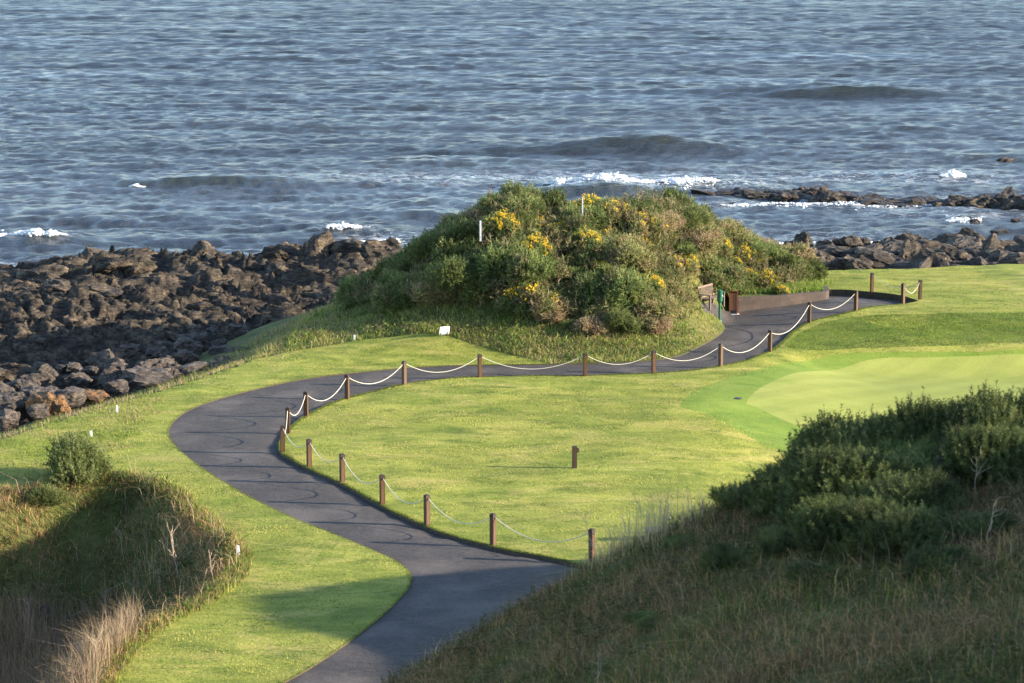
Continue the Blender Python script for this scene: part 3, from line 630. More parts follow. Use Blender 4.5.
# lawn blades: a real nap over the near turf
def lawnblades(n, name, label, h):
    X, Y = scatter(n, -16, 24, 52, 124, lambda X, Y: inP(X, Y, PLAT) & ~inP(X, Y, PATH) & ~(inP(X, Y, COLL) & (distpoly(X, Y, COLL) > np.abs(rng.normal(0, .35, len(X))))) & ~inP(X, Y, HOLLOW) & ~inP(X, Y, ROUGHM) & (hill(X, Y) < .1) & (np.abs(X) < Y * .225) & (distpoly(X, Y, PATH) > .06))
    m = fbm(X * .35, Y * .6, 6, 12) * 1.3; m2 = fbm(X * 1.1, Y * 1.9, 4, 33) + rng.uniform(-.07, .07, len(X)); n_ = len(X)
    A = palette(n_, [(.58, .50, .17), (.48, .46, .12), (.40, .42, .09)], [3, 4, 3], .1); B = palette(n_, [(.20, .29, .06), (.28, .36, .075)], [4, 4], .1); D_ = palette(n_, [(.085, .13, .025), (.14, .19, .04)], [3, 3], .1)
    pal = np.where((m + rng.uniform(-.08, .08, n_) > -.03)[:, None], A, B); pal = np.where((m2 < -.24)[:, None], D_, pal)
    grassobj(name, X, Y, h, .012, .9, pal, label, -.005)
lawnblades(430000, 'lawn_grass', 'short mown grass blades covering the lawn', .04)
X, Y = scatter(90000, 10, 32, 95, 118, lambda X, Y: inP(X, Y, BANK))
grassobj('bank_tussocks', X, Y, .11, .014, 1.0, mixpal(X, Y, ([(.09, .15, .025), (.16, .22, .04)], [3, 3]), ([(.30, .33, .07), (.16, .24, .04)], [3, 3]), 1.1, 5), 'tussocky grass, darkened with painted slope shade, on the bank above the putting green')
# foreground hillside
def fgtest(X, Y):
    Z = H(X, Y); py = -60 + F * (17 - Z) / Y; px = 512 + F * X / Y
    return (px > 330) & (px < 1120) & (py < 760)
X, Y = scatter(420000, -6, 12, 15, 40, fgtest)
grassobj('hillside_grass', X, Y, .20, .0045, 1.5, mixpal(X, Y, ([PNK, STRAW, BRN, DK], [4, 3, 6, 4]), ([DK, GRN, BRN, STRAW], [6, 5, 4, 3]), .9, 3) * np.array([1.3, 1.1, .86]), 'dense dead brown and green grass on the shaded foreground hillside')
X, Y = scatter(9000, -6, 12, 17, 34, fgtest)
grassobj('hillside_stalks', X, Y, .36, .0030, 1.0, palette(len(X), [STRAW, PALE, PNK], [5, 2, 4]) * .9, 'pale dry stalks rising from the foreground hillside')
X, Y = scatter(60000, -2, 18, 40, 66, lambda X, Y: hill(X, Y) > .1)
grassobj('toe_grass', X, Y, .3, .012, .6, palette(len(X), [YG, GRN, STRAW, BRN], [3, 3, 3, 2]), 'rough grass at the far foot of the foreground hill')
def sprigs(name, X, Y, sl, k, sw, cols, label, zup=.0):
    n = len(X); P = np.column_stack([X, Y, H(X, Y) + zup + (rng.uniform(0, .75, n) if name == 'gorse_tangle' else 0)]); ax = rng.normal(0, .5, (n, 3)) + [0, 0, 1.0]; ax /= np.linalg.norm(ax, axis=1)[:, None]; ln = sl * rng.uniform(.5, 1.3, n)
    t = rng.uniform(0, 1, (n, k)); rv = rng.normal(0, 1, (n, k, 3)); sd_ = rv * .6 + ax[:, None] * .6; base = P[:, None] + ax[:, None] * (t * ln[:, None])[..., None]; tip = base + sd_ * (.3 * ln)[:, None, None]
    wv = np.cross(sd_, rng.normal(0, 1, (n, k, 3))); wv /= np.linalg.norm(wv, axis=-1, keepdims=True); wv *= sw
    V = np.stack([base - wv, base + wv, tip], 2).reshape(-1, 3); c = np.repeat(palette(n, cols, [1] * len(cols), .4), 3 * k, 0)
    o = link(name, arrmesh(name, V, np.arange(len(V)).reshape(-1, 3), c), 'leaf'); tag(o, label, 'ground cover', kind='stuff')
X, Y = scatter(40000, -6, 12, 15, 36, lambda X, Y: fgtest(X, Y) & (fbm(X * .9, Y * .9, 3, 21) > .0))
sprigs('bramble_cover', X, Y, .17, 16, .005, [(.075, .085, .03), (.055, .065, .02), (.11, .11, .035)], 'low dark green bramble and gorse seedlings patched through the hillside grass')
X, Y = scatter(14000, -26, -4, 50, 80, lambda X, Y: inP(X, Y, HOLLOW) & (fbm(X * .5, Y * .5, 3, 25) > .06))
sprigs('bramble_cover', X, Y, .40, 14, .014, [(.05, .085, .03), (.035, .06, .02), (.07, .09, .035)], 'dark green bramble patches over the sides of the left hollow')
X, Y = scatter(16000, -12, 12, 93, 112, lambda X, Y: inP(X, Y, ROUGHM) & ~inP(X, Y, PATH) & (fbm(X * .7, Y * .7, 3, 28) > .05) & (distpoly(X, Y, PATH) > .4))
sprigs('ground_weeds', X, Y, .30, 12, .016, [(.12, .18, .04), (.09, .14, .035), (.2, .24, .06), (.2, .15, .09)], 'leafy green weeds and low scrub scattered in the rough grass below the mound')
X, Y = scatter(2600, -24, -5, 50, 78, lambda X, Y: inP(X, Y, HOLLOW))
grassobj('dead_stalks', X, Y, 1.0, .011, .8, palette(len(X), [PALE, PNK, STRAW], [3, 3, 3]), 'pale dead stalks standing in the scrub of the left hollow')
# tall pale tuft on silhouette
def tuft(px, dep, n, h, spread, label, w_=.005, pal=([PALE, STRAW], [3, 2])):
    x0 = dep * (px - 512) / F; X = rng.normal(x0, spread, n); Y = rng.normal(dep, spread * 1.5, n)
    P = np.column_stack([X, Y, H(X, Y)]); V, T, c = blades(P, rng.uniform(.4, 1.1, n) * h, np.full(n, w_), .35, palette(n, *pal))
    o = link('grass_tuft', arrmesh('grass_tuft', V, T, c), 'grass'); tag(o, label, 'grass tuft', kind='stuff')
tuft(655, 27.8, 150, .75, .22, 'tall pale dry grass tuft on the hillside skyline below the small timber post')
tuft(612, 28, 60, .62, .12, 'thin pale grass stalks beside the nearest fence post')
tuft(775, 27.8, 50, .5, .18, 'sparse pale grass tuft just left of the foreground gorse')
tuft(700, 27.8, 70, .45, .2, 'short straw tuft between the pale tuft and the gorse on the skyline')
tuft(440, 27.8, 30, .40, .25, 'few thin dry stalks at the lower end of the hillside by the path')
print('T grass', _t.time() - _t0)
# ------------------------------------------------------------------ gorse
def dirs(n, r, zmin=-.15):
    z = r.uniform(zmin, 1, n); a = r.uniform(0, 6.283, n); q = np.sqrt(1 - z * z); return np.column_stack([q * np.cos(a), q * np.sin(a), z])
def gorse(seed, n, Rr, Hh, sl, spines, cols, wts, sw=.012, inner=.35, upb=.5, sr=.42, tw=.8):
    """returns V,T,col of a shrub: sprigs set over and through several lobes"""
    r = np.random.default_rng(seed); L = int(r.integers(13, 18))
    a = r.uniform(0, 6.28, L); rad = np.sqrt(r.uniform(0, 1, L)) * Rr * .85
    cen = np.column_stack([rad * np.cos(a), rad * np.sin(a), Hh * r.uniform(.12, .78, L) * (1 - .45 * (rad / Rr) ** 2)]); lr = r.uniform(.20, .42, L) * Rr
    cen[0] = (0, 0, Hh * .4); lr[0] = .5 * Rr
    li = r.choice(L, n, p=lr ** 2 / sum(lr ** 2)); D = dirs(n, r, -.5)
    depth = 1 - r.uniform(0, 1, n) ** 2 * inner
    P = cen[li] + D * (lr[li] * depth)[:, None] * np.array([1, 1, min(1.15, Hh / Rr * .9)])
    P[:, 2] = np.maximum(P[:, 2], .02)
    P += (r.normal(0, .05 * Rr, (n, 3)))
    dent = 1 + .30 * vnoise(D[:, 0] * 2.5 + li * 3.1, D[:, 1] * 2.5 + D[:, 2] * 1.7, seed); P = cen[li] + (P - cen[li]) * dent[:, None]; P[:, 2] = np.maximum(P[:, 2], .02)
    ax = D * 1.0 + np.array([0, 0, upb]) + r.normal(0, .5, (n, 3)); ax /= np.linalg.norm(ax, axis=1)[:, None]
    ln = sl * r.uniform(.6, 1.25, n)
    # spines: each a thin triangle from axis point outward/up
    k = spines; t = r.uniform(.0, 1.0, (n, k)); t[:, 0] = .0
    rv = r.normal(0, 1, (n, k, 3)); rv -= (rv * ax[:, None]).sum(-1, keepdims=True) * ax[:, None]; rv /= np.linalg.norm(rv, axis=-1, keepdims=True)
    sdir = rv * tw + ax[:, None] * .7; sdir[:, 0] = ax
    slen = np.full((n, k), sr) * (1.1 - .5 * t); slen[:, 0] = 1.15
    base = P[:, None] + ax[:, None] * (t * ln[:, None])[..., None]
    tip = base + sdir * (slen * ln[:, None])[..., None]
    wv = np.cross(sdir, r.normal(0, 1, (n, k, 3))); wv /= np.linalg.norm(wv, axis=-1, keepdims=True); wv *= sw
    V = np.stack([base - wv, base + wv, tip], 2).reshape(-1, 3); T = np.arange(len(V)).reshape(-1, 3)
    patch = vnoise(P[:, 0] * 2.2 + seed, P[:, 1] * 2.2 + P[:, 2], seed) + r.uniform(-.22, .22, n)
    order = np.clip(((patch + .5) * len(cols)).astype(int), 0, len(cols) - 1); cc = np.array(cols)[order] * r.uniform(.75, 1.25, (n, 1))
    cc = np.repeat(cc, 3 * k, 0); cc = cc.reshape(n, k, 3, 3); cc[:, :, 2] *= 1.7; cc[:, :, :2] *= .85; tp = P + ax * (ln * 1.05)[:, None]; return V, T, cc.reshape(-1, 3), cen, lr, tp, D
def stems(seed, Rr, Hh, cen, r0=.03):
    r = np.random.default_rng(seed + 5); V = []; Fc = []
    for c in cen:
        for q in range(2):
            e = c + r.normal(0, .18 * Rr, 3); e[2] = max(.1, e[2] + .1); p0 = np.array([r.normal(0, .08), r.normal(0, .08), -.1]); m_ = (p0 + e) / 2 + r.normal(0, .08, 3)
            pts = [p0, p0 * .5 + m_ * .5 + [0, 0, .02], m_, (m_ + e) / 2, e]; v, f = tube('s', pts, np.array([1, .85, .7, .5, .25]) * r0, None, n=5)
            b = len(V); V += v; Fc += [[b + i for i in q_] for q_ in f]
    return V, Fc
G1 = [(.26, .21, .11), (.12, .14, .05), (.10, .14, .045), (.17, .21, .065), (.25, .27, .09)]     # green
G2 = [(.32, .24, .14), (.26, .21, .11), (.21, .20, .08), (.19, .21, .075), (.32, .30, .13)]          # olive brown
G3 = [(.075, .085, .03), (.085, .105, .032), (.105, .13, .04), (.13, .155, .05), (.18, .20, .075)]       # dark green
G4 = [(.24, .17, .10), (.36, .26, .17), (.32, .23, .14), (.26, .21, .12), (.18, .18, .08)]           # brown dying
def bushmeshes(key, seed, n, Rr, Hh, sl, sp, cols, sw, flowers=0, fsize=.05, upb=.5, **kw):
    V, T, c, cen, lr, tp, DD = gorse(seed, n, Rr, Hh, sl, sp, cols, None, sw, upb=upb, **kw); root = empty('gorse_bush', (0, 0, 0))
    link('foliage', arrmesh('foliage', V, T, c), 'leaf', root); sv, sf = stems(seed, Rr, Hh, cen); link('branches', arrmesh('branches', sv, sf), 'stem', root, True)
    if flowers:
        r = np.random.default_rng(seed + 9); nzv = vnoise(tp[:, 0] * 2.6 + seed, tp[:, 1] * 2.6 + tp[:, 2] * 2.1, 3) + r.uniform(-.12, .12, len(tp)) + .25 * (tp[:, 2] / Hh - .6) + .12 * DD[:, 2]
        k = np.argsort(-nzv)[:flowers]; Pp = np.repeat(tp[k], 3, 0) + r.normal(0, .035, (3 * flowers, 3)) - np.array([0, 0, .03])
        v, f = blobs(Pp, r.uniform(.5, 1.2, (len(Pp), 1)) * np.ones((1, 3)) * fsize); link('blossom', arrmesh('blossom', v, f), 'blossom', root)
    root['v'] = key; return root
protos = {}
SMALL = dict(sl=.25, sp=7, sw=.019)
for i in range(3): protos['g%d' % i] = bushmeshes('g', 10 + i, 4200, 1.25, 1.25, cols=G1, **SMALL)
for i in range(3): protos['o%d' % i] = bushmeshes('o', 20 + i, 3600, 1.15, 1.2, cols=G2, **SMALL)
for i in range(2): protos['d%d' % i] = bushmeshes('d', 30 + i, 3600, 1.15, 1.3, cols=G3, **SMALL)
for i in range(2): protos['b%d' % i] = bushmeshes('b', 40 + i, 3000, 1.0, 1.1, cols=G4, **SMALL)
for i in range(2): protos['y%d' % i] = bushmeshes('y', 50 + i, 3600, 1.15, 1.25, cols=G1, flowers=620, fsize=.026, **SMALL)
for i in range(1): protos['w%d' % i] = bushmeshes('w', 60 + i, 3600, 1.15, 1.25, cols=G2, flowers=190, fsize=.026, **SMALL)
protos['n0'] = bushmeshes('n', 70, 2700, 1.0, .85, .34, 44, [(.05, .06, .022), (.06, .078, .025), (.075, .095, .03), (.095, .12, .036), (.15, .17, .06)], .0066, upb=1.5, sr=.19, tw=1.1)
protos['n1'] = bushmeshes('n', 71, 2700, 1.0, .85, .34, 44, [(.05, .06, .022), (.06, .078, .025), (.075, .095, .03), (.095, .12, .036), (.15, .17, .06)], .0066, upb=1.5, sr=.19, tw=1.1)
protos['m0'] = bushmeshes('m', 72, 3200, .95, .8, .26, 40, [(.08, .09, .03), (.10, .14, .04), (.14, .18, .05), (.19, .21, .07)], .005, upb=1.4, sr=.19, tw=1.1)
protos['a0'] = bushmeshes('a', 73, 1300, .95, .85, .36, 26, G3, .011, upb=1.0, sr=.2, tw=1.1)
for k in protos:
    if 'v' in protos[k].keys(): del protos[k]['v']
used = set()
def bush(key, loc, rz, sc, label, group=None, cat='gorse bush', zs=1.0):
    o = protos[key] if key not in used else copy_tree(protos[key]); used.add(key)
    o.location = loc; o.rotation_euler = (0, 0, rz); o.scale = (sc, sc, sc * zs)
    for k in ('label', 'group', 'category'):
        if k in o.keys(): del o[k]
    tag(o, label, cat, group); return o
LB = {'g': ('green spiny gorse bush in the dense thicket on the mound', 'green gorse bushes on the mound'),
      'o': ('olive and brown gorse bush in the dense thicket on the mound', 'olive gorse bushes on the mound'),
      'd': ('dark green gorse bush in the dense thicket on the mound', 'dark gorse bushes on the mound'),
      'b': ('dry brown dying gorse bush in the thicket on the mound', 'brown gorse bushes on the mound'),
      'y': ('gorse bush bright with yellow blossom on the mound', 'yellow flowering gorse bushes on the mound'),
      'w': ('olive gorse bush with a few yellow flowers on the mound', 'sparsely flowering gorse bushes on the mound')}
# hand placed flowering ones (pixel of crown, depth guess through ground hit)
pl = []
def gb(key, px, py, sc=1, zs=1):
    p = hit(px, py + 10); l, g = LB[key[0]]; bush(key, (p[0], p[1], p[2] + .08), random.uniform(-.3, .3) if key[0] in 'yw' else random.uniform(0, 6.28), sc, l, g, zs=zs); pl.append((p[0], p[1], sc))
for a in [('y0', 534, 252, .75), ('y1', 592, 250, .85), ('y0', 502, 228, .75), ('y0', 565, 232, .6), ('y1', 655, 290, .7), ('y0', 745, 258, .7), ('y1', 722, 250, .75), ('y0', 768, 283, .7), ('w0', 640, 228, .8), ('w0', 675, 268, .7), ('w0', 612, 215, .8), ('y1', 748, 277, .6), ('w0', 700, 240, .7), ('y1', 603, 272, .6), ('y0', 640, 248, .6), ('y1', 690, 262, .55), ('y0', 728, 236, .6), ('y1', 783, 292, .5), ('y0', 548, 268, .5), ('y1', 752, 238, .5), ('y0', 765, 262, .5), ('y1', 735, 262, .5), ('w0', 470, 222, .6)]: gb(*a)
# bulk cover
GZ = [hit(a, b)[:2] for a, b in [(345, 310), (400, 307), (450, 310), (500, 315), (545, 328), (600, 336), (660, 337), (690, 324), (705, 303)]]
GZ = GZ + [hit(a, b)[:2] for a, b in [(742, 297), (780, 296), (800, 292)]] + [(15.2, 120.5), (12, 122), (6, 123), (0, 119), (-4.5, 113), (-6.8, 109)]
GZ = [tuple(p) for p in GZ]
NF = len(pl); BP = hit(712, 306)
tries = 0
while tries < 6000 and len(pl) < 285:
    tries += 1; x = random.uniform(-8, 15); y = random.uniform(98, 122)
    if not inpoly(np.array([x]), np.array([y]), GZ)[0]: continue
    e = float(distpoly(np.array([x]), np.array([y]), GZ)[0]); s = random.choice([.55, .7, .85, 1.0, 1.25]) * random.uniform(.9, 1.1) * (.75 + .25 * min(1, e / 1.2))
    if e < .25: continue
    if any((x - a) ** 2 + (y - b_) ** 2 < ((.50 if q_ < NF else .40) * (s + c_)) ** 2 for q_, (a, b_, c_) in enumerate(pl)): continue
    if (x - BP[0]) ** 2 + (y - BP[1]) ** 2 < (1.15 + .9 * s) ** 2 or (abs(x - BP[0] - .4) < 1.2 + s * .5 and -3.2 < y - BP[1] < .6): continue
    pxl = 512 + F * x / y
    wt = {'g': 4, 'o': 2.6, 'd': 2.0, 'b': 1.0, 'y': .25, 'w': .8}
    if pxl < 460: wt = {'g': 3, 'o': 1.5, 'd': 4, 'b': .5, 'y': .02, 'w': .1}
    if pxl > 650 and y < 108: wt = {'g': 1, 'o': 3, 'd': .2, 'b': 4, 'y': 0, 'w': 0}
    if pxl > 640 and y > 108: wt['d'] += 2; wt['y'] += .5
    kk = random.choices(list(wt), list(wt.values()))[0]; key = random.choice([q for q in protos if q[0] == kk and len(q) == 2])
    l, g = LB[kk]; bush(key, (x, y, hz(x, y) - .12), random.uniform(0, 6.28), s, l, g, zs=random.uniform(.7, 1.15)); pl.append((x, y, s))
print('mound bushes', len(pl), _t.time() - _t0)
X, Y = scatter(30000, -8.5, 16, 97, 122, lambda X, Y: inP(X, Y, GZ) & ((X - BP[0]) ** 2 + (Y - BP[1]) ** 2 > 3) & (fbm(X * .8, Y * .8, 3, 61) > -.12))
sprigs('gorse_tangle', X, Y, .55, 12, .018, [(.22, .18, .09), (.10, .13, .04), (.13, .10, .06), (.28, .23, .12), (.07, .10, .03)], 'tangle of dead stems, straw and young gorse filling the gaps on the mound')
# two thin brown topped shrubs on the skyline
def sky(key, px, py, dep, sc, zs, label):
    p = atdepth(px, py, dep); g = hz(p[0], p[1]); bush(key, (p[0], p[1], g - .1), 1, sc, label, zs=(p[2] - g) / (1.25 * sc) * zs)
sky('b0', 490, 186, 108, .26, 1.0, 'thin brown topped gorse sticking up highest at the left of the mound crest')
sky('d0', 516, 185, 108, .26, 1.0, 'narrow upright green gorse column on the mound crest right of the brown topped one')
sky('b1', 709, 211, 114, .24, 1.0, 'small round dark sprig standing alone above the right slope of the mound')
# left single bush on hollow rim
p = onz(72, 478, 0); bush('a0', (p[0], p[1], hz(p[0], p[1]) - .15), 0, 1.1, 'dark green gorse bush standing alone at the rim of the left hollow', zs=1.25)
p = onz(45, 492, 0); bush('a0', (p[0], p[1], hz(p[0], p[1]) - .1), 2, .6, 'small dark gorse sprig at the left foot of the lone bush')
# foreground gorse
def fb(key, px, py, dep, sc, label, rz=0, zs=1, group=None):
    x = dep * (px - 512) / F; bush(key, (x, dep, hz(x, dep) - .08), rz, sc, label, group, zs=zs)
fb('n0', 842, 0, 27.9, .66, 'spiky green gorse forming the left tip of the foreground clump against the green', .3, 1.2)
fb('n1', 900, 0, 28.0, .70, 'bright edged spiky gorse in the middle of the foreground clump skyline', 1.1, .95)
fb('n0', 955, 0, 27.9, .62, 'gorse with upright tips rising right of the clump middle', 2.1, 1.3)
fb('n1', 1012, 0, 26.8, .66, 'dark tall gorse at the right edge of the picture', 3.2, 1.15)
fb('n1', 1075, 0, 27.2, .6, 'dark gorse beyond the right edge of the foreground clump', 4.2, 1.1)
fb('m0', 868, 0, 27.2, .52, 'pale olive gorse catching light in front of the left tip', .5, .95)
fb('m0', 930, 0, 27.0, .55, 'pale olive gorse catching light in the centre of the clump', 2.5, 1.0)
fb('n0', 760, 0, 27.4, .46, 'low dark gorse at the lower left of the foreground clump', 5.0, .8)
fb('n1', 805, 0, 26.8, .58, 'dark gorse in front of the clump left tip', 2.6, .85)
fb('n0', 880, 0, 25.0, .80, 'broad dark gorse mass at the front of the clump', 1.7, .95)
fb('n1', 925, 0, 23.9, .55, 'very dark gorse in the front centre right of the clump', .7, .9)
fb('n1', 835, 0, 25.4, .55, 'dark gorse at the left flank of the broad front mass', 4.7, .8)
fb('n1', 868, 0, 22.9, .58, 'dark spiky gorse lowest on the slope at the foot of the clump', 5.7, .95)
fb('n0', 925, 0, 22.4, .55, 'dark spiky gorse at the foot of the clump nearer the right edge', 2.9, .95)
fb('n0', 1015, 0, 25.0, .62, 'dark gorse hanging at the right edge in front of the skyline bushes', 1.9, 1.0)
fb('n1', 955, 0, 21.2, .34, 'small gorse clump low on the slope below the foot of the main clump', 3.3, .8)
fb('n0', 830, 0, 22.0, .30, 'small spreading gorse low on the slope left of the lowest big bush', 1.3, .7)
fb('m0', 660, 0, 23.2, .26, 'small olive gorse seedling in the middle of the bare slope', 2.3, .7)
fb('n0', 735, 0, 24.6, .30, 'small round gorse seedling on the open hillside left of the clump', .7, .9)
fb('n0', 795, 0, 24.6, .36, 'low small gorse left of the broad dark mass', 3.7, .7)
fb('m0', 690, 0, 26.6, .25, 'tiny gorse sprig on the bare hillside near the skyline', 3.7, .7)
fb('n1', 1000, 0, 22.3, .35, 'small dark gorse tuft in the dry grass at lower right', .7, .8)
# rest of protos not used -> remove
for k, o in protos.items():
    if k not in used:
        for ch in list(o.children): bpy.data.objects.remove(ch)
        bpy.data.objects.remove(o)
# dead plants ---------------------------------------------------
def deadplant(name, loc, h, seed, label, umbel=False, nb=6, r0=.012, mat=None):
    r = np.random.default_rng(seed); root = empty(name, loc)
    top = np.array([r.normal(0, .12) * h, r.normal(0, .1) * h, h]); k = np.linspace(0, 1, 6)[:, None]; pts = k * top + r.normal(0, .02, (6, 3)) * h
    tubeobj('stem', pts, np.linspace(r0, r0 * .5, 6), M['dry'], root, 5)
    V = []; Fc = []; uv = []; us = []
    for q in range(nb):
        t = r.uniform(.35, .98); p0 = top * t; d = np.array([r.normal(0, .5), r.normal(0, .4), r.uniform(.4, 1)]); L = h * r.uniform(.15, .4); p1 = p0 + d * L
        v, f = tube('b', [p0, p0 * .5 + p1 * .5 + r.normal(0, .03, 3) * h, p1], np.array([.6, .45, .25]) * r0, None, n=4); b = len(V); V += v; Fc += [[b + i for i in z] for z in f]
        if umbel:
            for _ in range(14): uv.append(p1 + r.normal(0, .035, 3) * [1, 1, .25]); us.append([.012, .012, .006])
    link('twigs', arrmesh('twigs', V, Fc), M['dry'], root, True)
    if umbel:
        v, f = blobs(np.array(uv), np.array(us)); link('seed_heads', arrmesh('seed_heads', v, f), M['seed'], root)['kind'] = 'stuff'
    tag(root, label, 'dead plant'); return root
M['dry'] = simple('dry stalk', (.42, .33, .24), .85, .2, 20); M['seed'] = simple('seed heads', (.26, .16, .09), .9, .2, 20)
DP = [(167, 600, 1.5, 'bare pale branching stem in the middle of the left hollow', 0, 11, .016), (112, 555, 1.0, 'thin bare twig high in the left hollow', 0, 6, .010), (205, 592, 1.0, 'leaning bare twig near the right rim of the hollow', 0, 4, .012), (118, 640, 1.2, 'dry hogweed with flat seed heads right of centre in the reeds', 1, 5, .012), (95, 640, 1.35, 'tall dry hogweed with several flat seed heads in the reeds', 1, 7, .012), (60, 660, 1.1, 'short dry hogweed in the reeds', 1, 4, .012), (10, 665, 1.5, 'dry hogweed stalk at the left picture edge', 1, 5, .014), (150, 610, .9, 'thin twig left of the bare branching stem', 0, 5, .009), (75, 690, 1.3, 'leaning dead branch low in the reeds', 0, 6, .012)]
for k, (px, py, h, lb, u, nb, r0) in enumerate(DP):
    y = 17 * F / (py + 60); x = y * (px - 512) / F
    for it in range(6):
        z = hz(x, y); y = (17 - z) * F / (py + 60); y = min(y, 73); x = y * (px - 512) / F
    z = hz(x, y); deadplant('dead_hogweed' if u else 'dead_shrub', (x, y, z - .05), h, 60 + k, lb, bool(u), nb, r0)
# dense pink-brown reeds
def reedtest(X, Y):
    px = 512 + F * X / Y; py = -60 + F * (17 - H(X, Y)) / Y
    return inP(X, Y, HOLLOW) & (px < 125 + 14 * vnoise(Y * 2, X * 0, 2)) & (py > 628 + 30 * vnoise(X * 1.5, Y * 0, 6))
X, Y = scatter(46000, -22, -7, 48, 70, reedtest)
grassobj('dry_reeds', X, Y, 1.05, .009, .4, palette(len(X), [PNK, STRAW, BRN, (.38, .27, .19)], [5, 3, 3, 3]), 'mass of pinkish brown dry reeds at the bottom left')
for px, py, dep, sc, lb in [(905, 0, 22.6, .42, 'pale bare twigs fanning out below the dark gorse mass'), (985, 0, 24.4, .45, 'crooked pale dead branch against the dark gorse at right'), (1000, 0, 21.8, .5, 'upright dry stems at the lower right'), (600, 0, 28, .7, 'long bent straw stalk leaning in front of the nearest fence post'), (420, 0, 28.3, .35, 'small dry seed plant at the bottom of the path'), (600, 0, 21.5, .4, 'dry branched weed low on the hillside centre')]:
    x = dep * (px - 512) / F; deadplant('dead_weed', (x, dep, hz(x, dep) - .03), sc, int(px + dep), lb, False, 9, .0038)
x = 25.2 * (968 - 512) / F; rock('hill_rock', 5, 'rockgrey', (x, 25.2, hz(x, 25.2) + .33), (.34, .26, .26), .4, 'pinkish grey rock lodged among the foreground gorse', 'rock')
p = onz(42, 560, -1.2); rock('hollow_rock', 2, 'rockgrey', (p[0], p[1], hz(p[0], p[1]) + .1), (.35, .25, .3), .4, 'pale grey stone lying in the left hollow', 'rock')
# ------------------------------------------------------------------ fence posts and ropes
MAIN = [(a_, b_ - (2 if b_ > 455 else .5), c_) for a_, b_, c_ in [(591.6, 563, 33), (493, 547, 35), (427, 527, 31), (382.4, 506, 30), (342.4, 484, 28.5), (309.3, 468.6, 28), (282.8, 452.5, 26), (284.5, 433.5, 25), (303.9, 417, 26.5), (343.4, 399, 25), (400.3, 384.5, 25), (478.3, 377, 24), (584, 375.5, 23.5), (651, 372.5, 24.5), (719, 366.5, 21.5), (767, 352, 21), (806.5, 323, 21), (852.8, 311, 20)]]
ORD = ['first', 'second', 'third', 'fourth', 'fifth', 'sixth', 'seventh', 'eighth', 'ninth', 'tenth', 'eleventh', 'twelfth', 'thirteenth', 'fourteenth', 'fifteenth', 'sixteenth', 'seventeenth', 'eighteenth']
PH = .92
def make_post():
    root = empty('fence_post', (0, 0, 0))
    def sh(bm): bm_box(bm, (0, 0, (PH - .10) / 2 - .1), (.145, .145, PH - .10 + .2), bev=.008)
    def cpf(bm):
        bm_box(bm, (0, 0, PH - .06), (.146, .146, .08)); r = bmesh.ops.create_cone(bm, cap_ends=True, segments=4, radius1=.098, radius2=.05, depth=.03, matrix=Matrix.Translation((0, 0, PH - .005)) @ Matrix.Rotation(math.pi / 4, 4, 'Z'))
    bmo('shaft', sh, 'post', root); bmo('cap', cpf, 'cap', root)
    for s in (-1, 1):
        bmo('eyelet', lambda bm: (bm_cyl(bm, (s * .07, 0, PH - .12), (s * .10, 0, PH - .12), .008, n=8), bm_cyl(bm, (s * .095, -.012, PH - .12), (s * .095, .012, PH - .12), .022, n=10)), 'steel', root)
    return root
pp = make_post(); tops = []
def put_post(i, p, rz, label):
    o = pp if i == 0 else copy_tree(pp); o.location = p; o.rotation_euler = (0, 0, rz)
    tag(o, label, 'fence post', 'timber posts of the rope fence'); return o
W = [hit(a, b) for a, b, c in MAIN]
cen_path = None
for i, p in enumerate(W):
    a = W[max(0, i - 1)]; b_ = W[min(len(W) - 1, i + 1)]; d = b_ - a; ang = math.atan2(d[1], d[0])
    x, y = p[0], p[1]
    # stand on the turf just inside the edge
    n_ = np.array([-d[1], d[0]]); n_ /= np.linalg.norm(n_)
    for _ in range(6):
        if inpoly(np.array([x]), np.array([y]), PATH)[0] or distpoly(np.array([x]), np.array([y]), PATH)[0] < .07: x, y = x - n_[0] * .04, y - n_[1] * .04
    q = np.array([x, y, hz(x, y)]); W[i] = q
    put_post(i, q, ang + random.uniform(-.12, .12), 'square brown timber rope post, %s along the fence from the foreground hillside' % ORD[i])
X3 = [hit(871.8, 291.8), hit(902.8, 303), hit(920, 299.3)]
put_post(1, X3[0], .3, 'brown timber post on the far side of the path, left of the end trio')
put_post(1, X3[1], .7, 'brown timber post at the near corner where the far path ends')
put_post(1, X3[2], .2, 'rightmost brown timber post on the lawn beyond the path end')
def rope(a, b_, sag, label):
    a = np.array(a) + [0, 0, PH - .12]; b_ = np.array(b_) + [0, 0, PH - .12]; d = b_ - a; L = np.linalg.norm(d[:2]); a = a + d / L * .09; b_ = b_ - d / L * .09
    t = np.linspace(0, 1, 22)[:, None]; pts = a + (b_ - a) * t; pts[:, 2] -= (4 * sag * t * (1 - t))[:, 0]
    o = tubeobj('rope', pts, .0125, 'rope'); tag(o, label, 'rope', 'white rope spans of the fence')
for i in range(len(W) - 1):
    L = np.linalg.norm((W[i + 1] - W[i])[:2]); rope(W[i], W[i + 1], min(.50, .125 * L + .04), 'sagging white rope between the %s and %s posts from the foreground hillside' % (ORD[i], ORD[i + 1]))
rope(X3[0], X3[2], .42, 'long white rope sagging over the lawn beyond the end of the path'); rope(X3[1], X3[2], .42, 'short white rope closing the end of the path')
